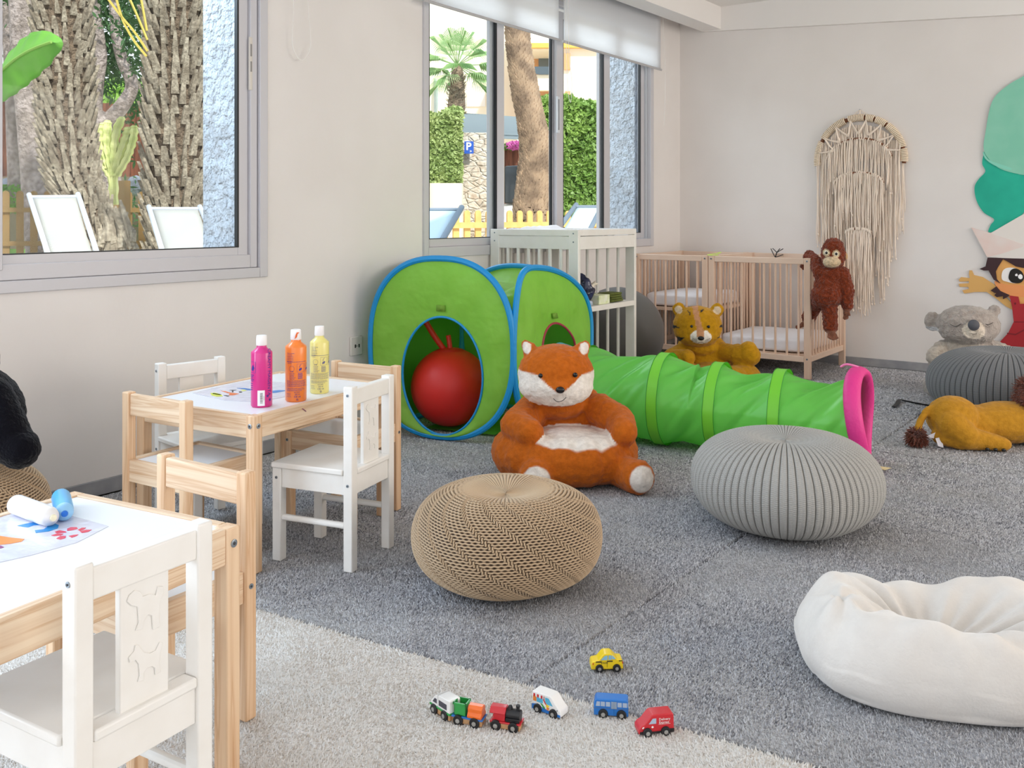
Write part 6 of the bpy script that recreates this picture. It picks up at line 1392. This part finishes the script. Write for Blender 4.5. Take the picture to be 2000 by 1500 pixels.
face('recess', 1010, 1085, 95, 150, 36, 3, peach, h2, o_); face('recess', 1010, 1085, 174, 232, 36, 3, peach, h2, o_); face('top_wall', 1000, 1085, 20, 97, 34, 4, cream, h2, o_)
face('cornice', 1000, 1120, 84, 93, 33.8, 1.2, ochre, h2, o_); face('cornice', 1120, 1330, 84, 93, 33.8, 1.2, ochre, h2, o_)
face('window', 1052, 1078, 112, 146, 35.9, .1, shade_m, h2, o_); face('window', 1058, 1080, 190, 215, 35.9, .1, shade_m, h2, o_); face('railing', 1010, 1082, 130, 145, 33.9, .04, rail_d, h2, o_)
face('arched_window', 1102, 1114, 104, 136, 33.9, .1, peach, h2, o_); face('small_window', 1104, 1114, 178, 192, 33.9, .1, peach, h2, o_)
# fan palm
fp = out_thing('fan_palm', 'fan palm with a shaggy crown in the left light of the far window', 'tree', AT(890, 300, 24)); o_ = Vector(fp.location)
rough = G(); rough_tube(rough, [AT(x, y, 24)-o_ for x, y in ((893, 128), (893, 160), (892, 200), (890, 235), (890, 330))], [.13, .17, .22, .22, .22], 14); obj('trunk', rough, bark2, fp, smooth=180)
rd = random.Random(5); g = G()
for k in range(300):
    z = .19*k/40; a = rd.uniform(0, 6.28); c = AT(891, 225, 24)-o_+Vector((cos(a)*.21, sin(a)*.21, 1.15*rd.random()-.15)); d = Vector((cos(a), sin(a), .8))*.09; s = Vector((-sin(a), cos(a), 0))*.035; g.add([c-s, c+s, c+d], [(0, 1, 2)])
obj('husks', g, boot_m, fp, smooth=0)
fan_m = mat('fan_leaf', '9cc48c', .5, transl=.4, mottle=(2, 'c3d8a0', .6)); c0 = AT(893, 128, 24)-o_
for k in range(26):
    a = k*2.399; el = radians(80-k*4.6); d = Vector((cos(a)*cos(el), sin(a)*cos(el), sin(el))); tip = c0+d*.55+Vector((0, 0, -.06*(k/26))); s = d.cross(Vector((0, 0, 1))).normalized(); up = s.cross(d).normalized(); g = G()
    for j in range(22):
        b = (j-10.5)/10.5*1.35; dd = (d*cos(b)+s*sin(b)).normalized(); L_ = .42*(1-.25*abs(b)/1.35); e = tip+dd*L_; e2 = e+dd*.16+Vector((0, 0, -.16)); w_ = s*cos(b)*.011-d*sin(b)*.011; g.add([tip-w_*.3, tip+w_*.3, e+w_, e2, e-w_], [(0, 1, 2, 3, 4)])
    g.tube([c0, tip], .012, 4); obj('frond', g, fan_m, fp, smooth=0)
# leaning street palm
palm_trunk('palm_tree', 'tall leaning palm trunk in the middle light of the far window', [(1000, -160), (1006, 0), (1010, 60), (1018, 130), (1028, 190), (1038, 240), (1047, 290), (1047, 345), (1043, 400), (1043, 470)], 14, [.15, .16, .17, .185, .20, .205, .24, .28, .31, .33], 18, 9, (bark2, mat('palm_scale', 'b09880', .95, mottle=[(5, '7d6a5a', .9)])), bsize=(.045, .08), ang=1.)
# hedges, stone wall, planter, sign, pergola
def hedge(label, x0, x1, y0, y1, D, th, m, seed, n, size):
    a, b = AT(x0, y1, D), AT(x1, y1, D); d = b-a; L_ = d.length; d.normalize(); n_ = Vector((-d.y, d.x, 0)); h_ = AT(x0, y0, D).z-a.z; t = out_thing('hedge', label, 'hedge', a); rd = random.Random(seed)
    lowz = Vector((0, 0, min(0, gz-a.z))) if y1 > 400 else Vector((0, 0, 0))
    obj('core', G().prism([d*.05+lowz, d*(L_-.05)+lowz, d*(L_-.05)+Vector((0, 0, h_-.05)), d*.05+Vector((0, 0, h_-.05))], n_*th), mat('hedge_core', '2c4222', .9), t, smooth=0)
    vs = []; fs = []
    for k in range(n):
        u, v = rd.random(), rd.random(); f = rd.random()
        q = d*(L_*u)+Vector((0, 0, h_*v))-n_*rd.uniform(-.02, .10) if f < .8 else d*(L_*u)+Vector((0, 0, h_+rd.uniform(-.06, .08)))+n_*th*v
        q += Vector((0, 0, .06*sin(u*9)))
        e = Vector((rd.uniform(-1, 1), rd.uniform(-1, 1), rd.uniform(-1, 1))).normalized(); w_ = e.orthogonal().normalized(); s = size*rd.uniform(.6, 1.3); i = len(vs)
        vs += [q-e*s, q+w_*s*.5, q+e*s, q-w_*s*.5]; fs.append((i, i+1, i+2, i+3))
    obj('foliage', G().add(vs, fs), m, t, smooth=0)
hedge('clipped pale green hedge at the left of the far window', 790, 903, 222, 366, 17.4, .55, mat('hedge_leaf', '9db36f', .6, transl=.3, mottle=(2, 'c9d593', .7)), 3, 9000, .05)
hedge('dense green hedge in the right lights of the far window', 1052, 1260, 198, 425, 15, 1.2, mat('hedge_leaf_deep', '7aa04a', .5, transl=.3, mottle=(2, 'a9c96a', .7)), 4, 14000, .05)
stone = mat('stone_wall', 'd8cbbb', .9, bump=(6, .8, .08), mottle=[(4, 'b9a18c', .7), (9, 'efe6da', .6)])
vn = stone.node_tree; V = vn.nodes.new('ShaderNodeTexVoronoi'); V.feature = 'DISTANCE_TO_EDGE'; V.inputs['Scale'].default_value = 5.5; tcn = vn.nodes.new('ShaderNodeTexCoord'); mpn = vn.nodes.new('ShaderNodeMapping'); mpn.inputs['Scale'].default_value = (1, 1, 1.9); vn.links.new(tcn.outputs['Object'], mpn.inputs[0]); vn.links.new(mpn.outputs[0], V.inputs['Vector'])
bpn = vn.nodes.new('ShaderNodeBump'); bpn.inputs['Strength'].default_value = .6; bpn.inputs['Distance'].default_value = .05; cl_ = vn.nodes.new('ShaderNodeMapRange'); cl_.inputs[2].default_value = .12; vn.links.new(V.outputs['Distance'], cl_.inputs[0]); vn.links.new(cl_.outputs[0], bpn.inputs['Height']); pb = vn.nodes['Principled BSDF']
old = pb.inputs['Normal'].links[0].from_socket; vn.links.new(old, bpn.inputs['Normal']); vn.links.new(bpn.outputs[0], pb.inputs['Normal'])
slab('stone_wall', 'rough stone pier with the blue parking sign', 'wall', AT(880, 400, 18.2), AT(972, 400, 18.2), gz, AT(900, 259, 18.2).z, .8, stone)
slab('planter_wall', 'low cream planter wall under the left hedge', 'wall', AT(780, 400, 16.7), AT(902, 400, 16.7), gz, AT(900, 358, 16.8).z, .5, cream)
sg = out_thing('parking_sign', 'blue parking sign with a white P on the stone pier', 'sign', AT(916, 288, 18.05)); a, b = AT(907, 288, 18.05)-Vector(sg.location), AT(925, 288, 18.05)-Vector(sg.location); ht = AT(907, 277, 18.05).z-AT(907, 301, 18.05).z
dd = (b-a).normalized(); nn = Vector((-dd.y, dd.x, 0)); obj('plate', G().prism([a-Vector((0, 0, ht/2)), b-Vector((0, 0, ht/2)), b+Vector((0, 0, ht/2)), a+Vector((0, 0, ht/2))], nn*.02), mat('sign_blue', '2f62cf', .4), sg, smooth=0)
v, f = text_geo('P', .20, lambda q: dd*(q.x-.008)+Vector((0, 0, q.y+.015))-nn*(.004+q.z), .001, bold=.006); g = G(); g.add(v, f); v, f = text_geo('>', .07, lambda q: dd*(q.x+.035)+Vector((0, 0, q.y-.075))-nn*(.004+q.z), .001, bold=.002); g.add(v, f); obj('lettering', g, mat('sign_white', 'ffffff', .4), sg, smooth=0)
perg = mat('pergola_grey', '8796a0', .7); pg = out_thing('pergola', 'grey slatted pergola roof over the street entrance', 'pergola', (*AT(960, 421, 20)[:2], gz)); o_ = Vector(pg.location)
P0, P1 = AT(862, 222, 24), AT(1060, 236, 24); Q0, Q1 = AT(862, 262, 19), AT(1060, 268, 19)
for k in range(14):
    t_ = k/13; A, B = P0.lerp(Q0, t_)-o_, P1.lerp(Q1, t_)-o_; obj('slat', G().prism([A, B, B+Vector((0, 0, .06)), A+Vector((0, 0, .06))], (0, .05, 0)), perg, pg, smooth=0)
for x in (870, 1035): A = AT(x, 300, 19)-o_; obj('post', G().box(A.x-.06, A.x+.06, A.y-.06, A.y+.06, 0, AT(x, 264, 19).z-gz), perg, pg, smooth=0)
obj('front_beam', G().prism([AT(862, 266, 19)-o_, AT(1060, 274, 19)-o_, AT(1060, 266, 19)-o_, AT(862, 258, 19)-o_], (0, .1, 0)), perg, pg, smooth=0)
slab('reed_screen', 'brown reed screen behind the leaning palm', 'fence', AT(985, 330, 22), AT(1040, 330, 22), gz, AT(985, 291, 22).z, .04, reed, .06)
fl = out_thing('bougainvillea', 'pink bougainvillea above the reed screen', 'shrub', AT(1005, 284, 21.8)); leaves('blossom', (0, 0, 0), (.22, .15, .10), 700, .035, mat('petal_pink', 'e07ac4', .6, transl=.3), fl, 6); leaves('leaves', (-.15, .05, -.02), (.22, .15, .09), 300, .035, leaf_a, fl, 7)
cg = mat('car_glass', '2b3136', .15, coat=.5); car = out_thing('parked_car', 'dark windowed vehicle parked behind the leaning palm', 'car', (*AT(1000, 421, 18.5)[:2], gz)); o_ = Vector(car.location)
A, B = AT(984, 420, 18.5)-o_, AT(1075, 420, 18.5)-o_; z1 = AT(984, 322, 18.5).z-gz; z0 = AT(984, 398, 18.5).z-gz
obj('cab_glass', G().prism([(A.x, A.y, z0), (B.x, B.y, z0), (B.x, B.y, z1-.1), (B.x*.5+A.x*.5, B.y*.5+A.y*.5, z1), (A.x, A.y, z1-.02)], (0, 1.2, 0)), cg, car, bevel=.03)
obj('body', G().prism([(A.x-.1, A.y, .12), (B.x, B.y, .12), (B.x, B.y, z0), (A.x-.1, A.y, z0)], (0, 1.3, 0)), mat('car_white', 'e9eaea', .3, coat=.5), car, bevel=.04)
for w_ in (.25, .8):
    c = A.lerp(B, w_); g = G(); g.lathe([(.12, 0), (.12, .12)], 20, M=Matrix.Translation((c.x, c.y-.02, .12)) @ Matrix.Rotation(-pi/2, 4, 'X')); obj('wheel', g, tyre_m, car)
# ------------------------------------------------------------------ light
w = bpy.data.worlds.new('sky'); SC.world = w; w.use_nodes = True; N = w.node_tree.nodes; L = w.node_tree.links
bg = N['Background']; tc = N.new('ShaderNodeTexCoord'); sp = N.new('ShaderNodeSeparateXYZ'); L.new(tc.outputs['Generated'], sp.inputs[0])
r = N.new('ShaderNodeValToRGB'); L.new(sp.outputs['Z'], r.inputs[0])
r.color_ramp.elements[0].color = (.92, .96, 1, 1); r.color_ramp.elements[0].position = .02
r.color_ramp.elements[1].color = (.68, .83, 1, 1); r.color_ramp.elements[1].position = .7
n = N.new('ShaderNodeTexNoise'); n.inputs['Scale'].default_value = 3.5; n.inputs['Detail'].default_value = 5; L.new(tc.outputs['Generated'], n.inputs['Vector'])
cr = N.new('ShaderNodeMapRange'); cr.inputs[1].default_value = .48; cr.inputs[2].default_value = .7; L.new(n.outputs['Fac'], cr.inputs[0])
mx = N.new('ShaderNodeMixRGB'); mx.inputs[2].default_value = (1, 1, 1, 1); L.new(cr.outputs[0], mx.inputs[0]); L.new(r.outputs[0], mx.inputs[1]); L.new(mx.outputs[0], bg.inputs[0])
bg.inputs[1].default_value = 1.05
def sun(e, col, rot, ang):
    d = bpy.data.lights.new('sun', 'SUN'); d.energy = e; d.color = col; d.angle = ang; o = bpy.data.objects.new('sun', d); COL.objects.link(o); o.rotation_euler = rot; return o
sun(4.2, (1, .94, .84), (radians(14), radians(38), 0), radians(2))
def area(name, loc, rot, sx, sy, e, col):
    d = bpy.data.lights.new(name, 'AREA'); d.shape = 'RECTANGLE'; d.size = sx; d.size_y = sy; d.energy = e; d.color = col
    o = bpy.data.objects.new(name, d); COL.objects.link(o); o.location = loc; o.rotation_euler = rot; return o
area('added_key_left', (-.45, -1.25, 1.35), (0, radians(-90), 0), 2.2, 2.8, 118, (.66, .82, 1.))  # added cool key lamp at an unseen opening, no door stands here
area('daylight_window_left', (-.62, 1.2, 2.4), (0, radians(-62), 0), .5, 2.6, 40, (.68, .84, 1.))
area('daylight_far_window', (-1.6, 5.0, 3.1), (0, radians(-52), 0), 1.4, 3.2, 60, (.8, .9, 1.))
area('added_fill_right', (6.9, 4.4, 1.4), (0, radians(90), 0), 2.0, 3.8, 86, (1, .91, .80))  # added warm fill lamp out of view, brightens the back of the room
area('added_fill_rear', (3.6, -2.9, 1.3), (radians(90), 0, 0), 5.6, 2.1, 22, (1, .93, .84))  # weak warm fill lamp added behind the viewer
SC.view_settings.view_transform = 'Standard'; SC.view_settings.look = 'None'; SC.view_settings.gamma = 1; SC.view_settings.exposure = 0.34
SC.cycles.max_bounces = 8; SC.cycles.diffuse_bounces = 5; SC.cycles.transparent_max_bounces = 16
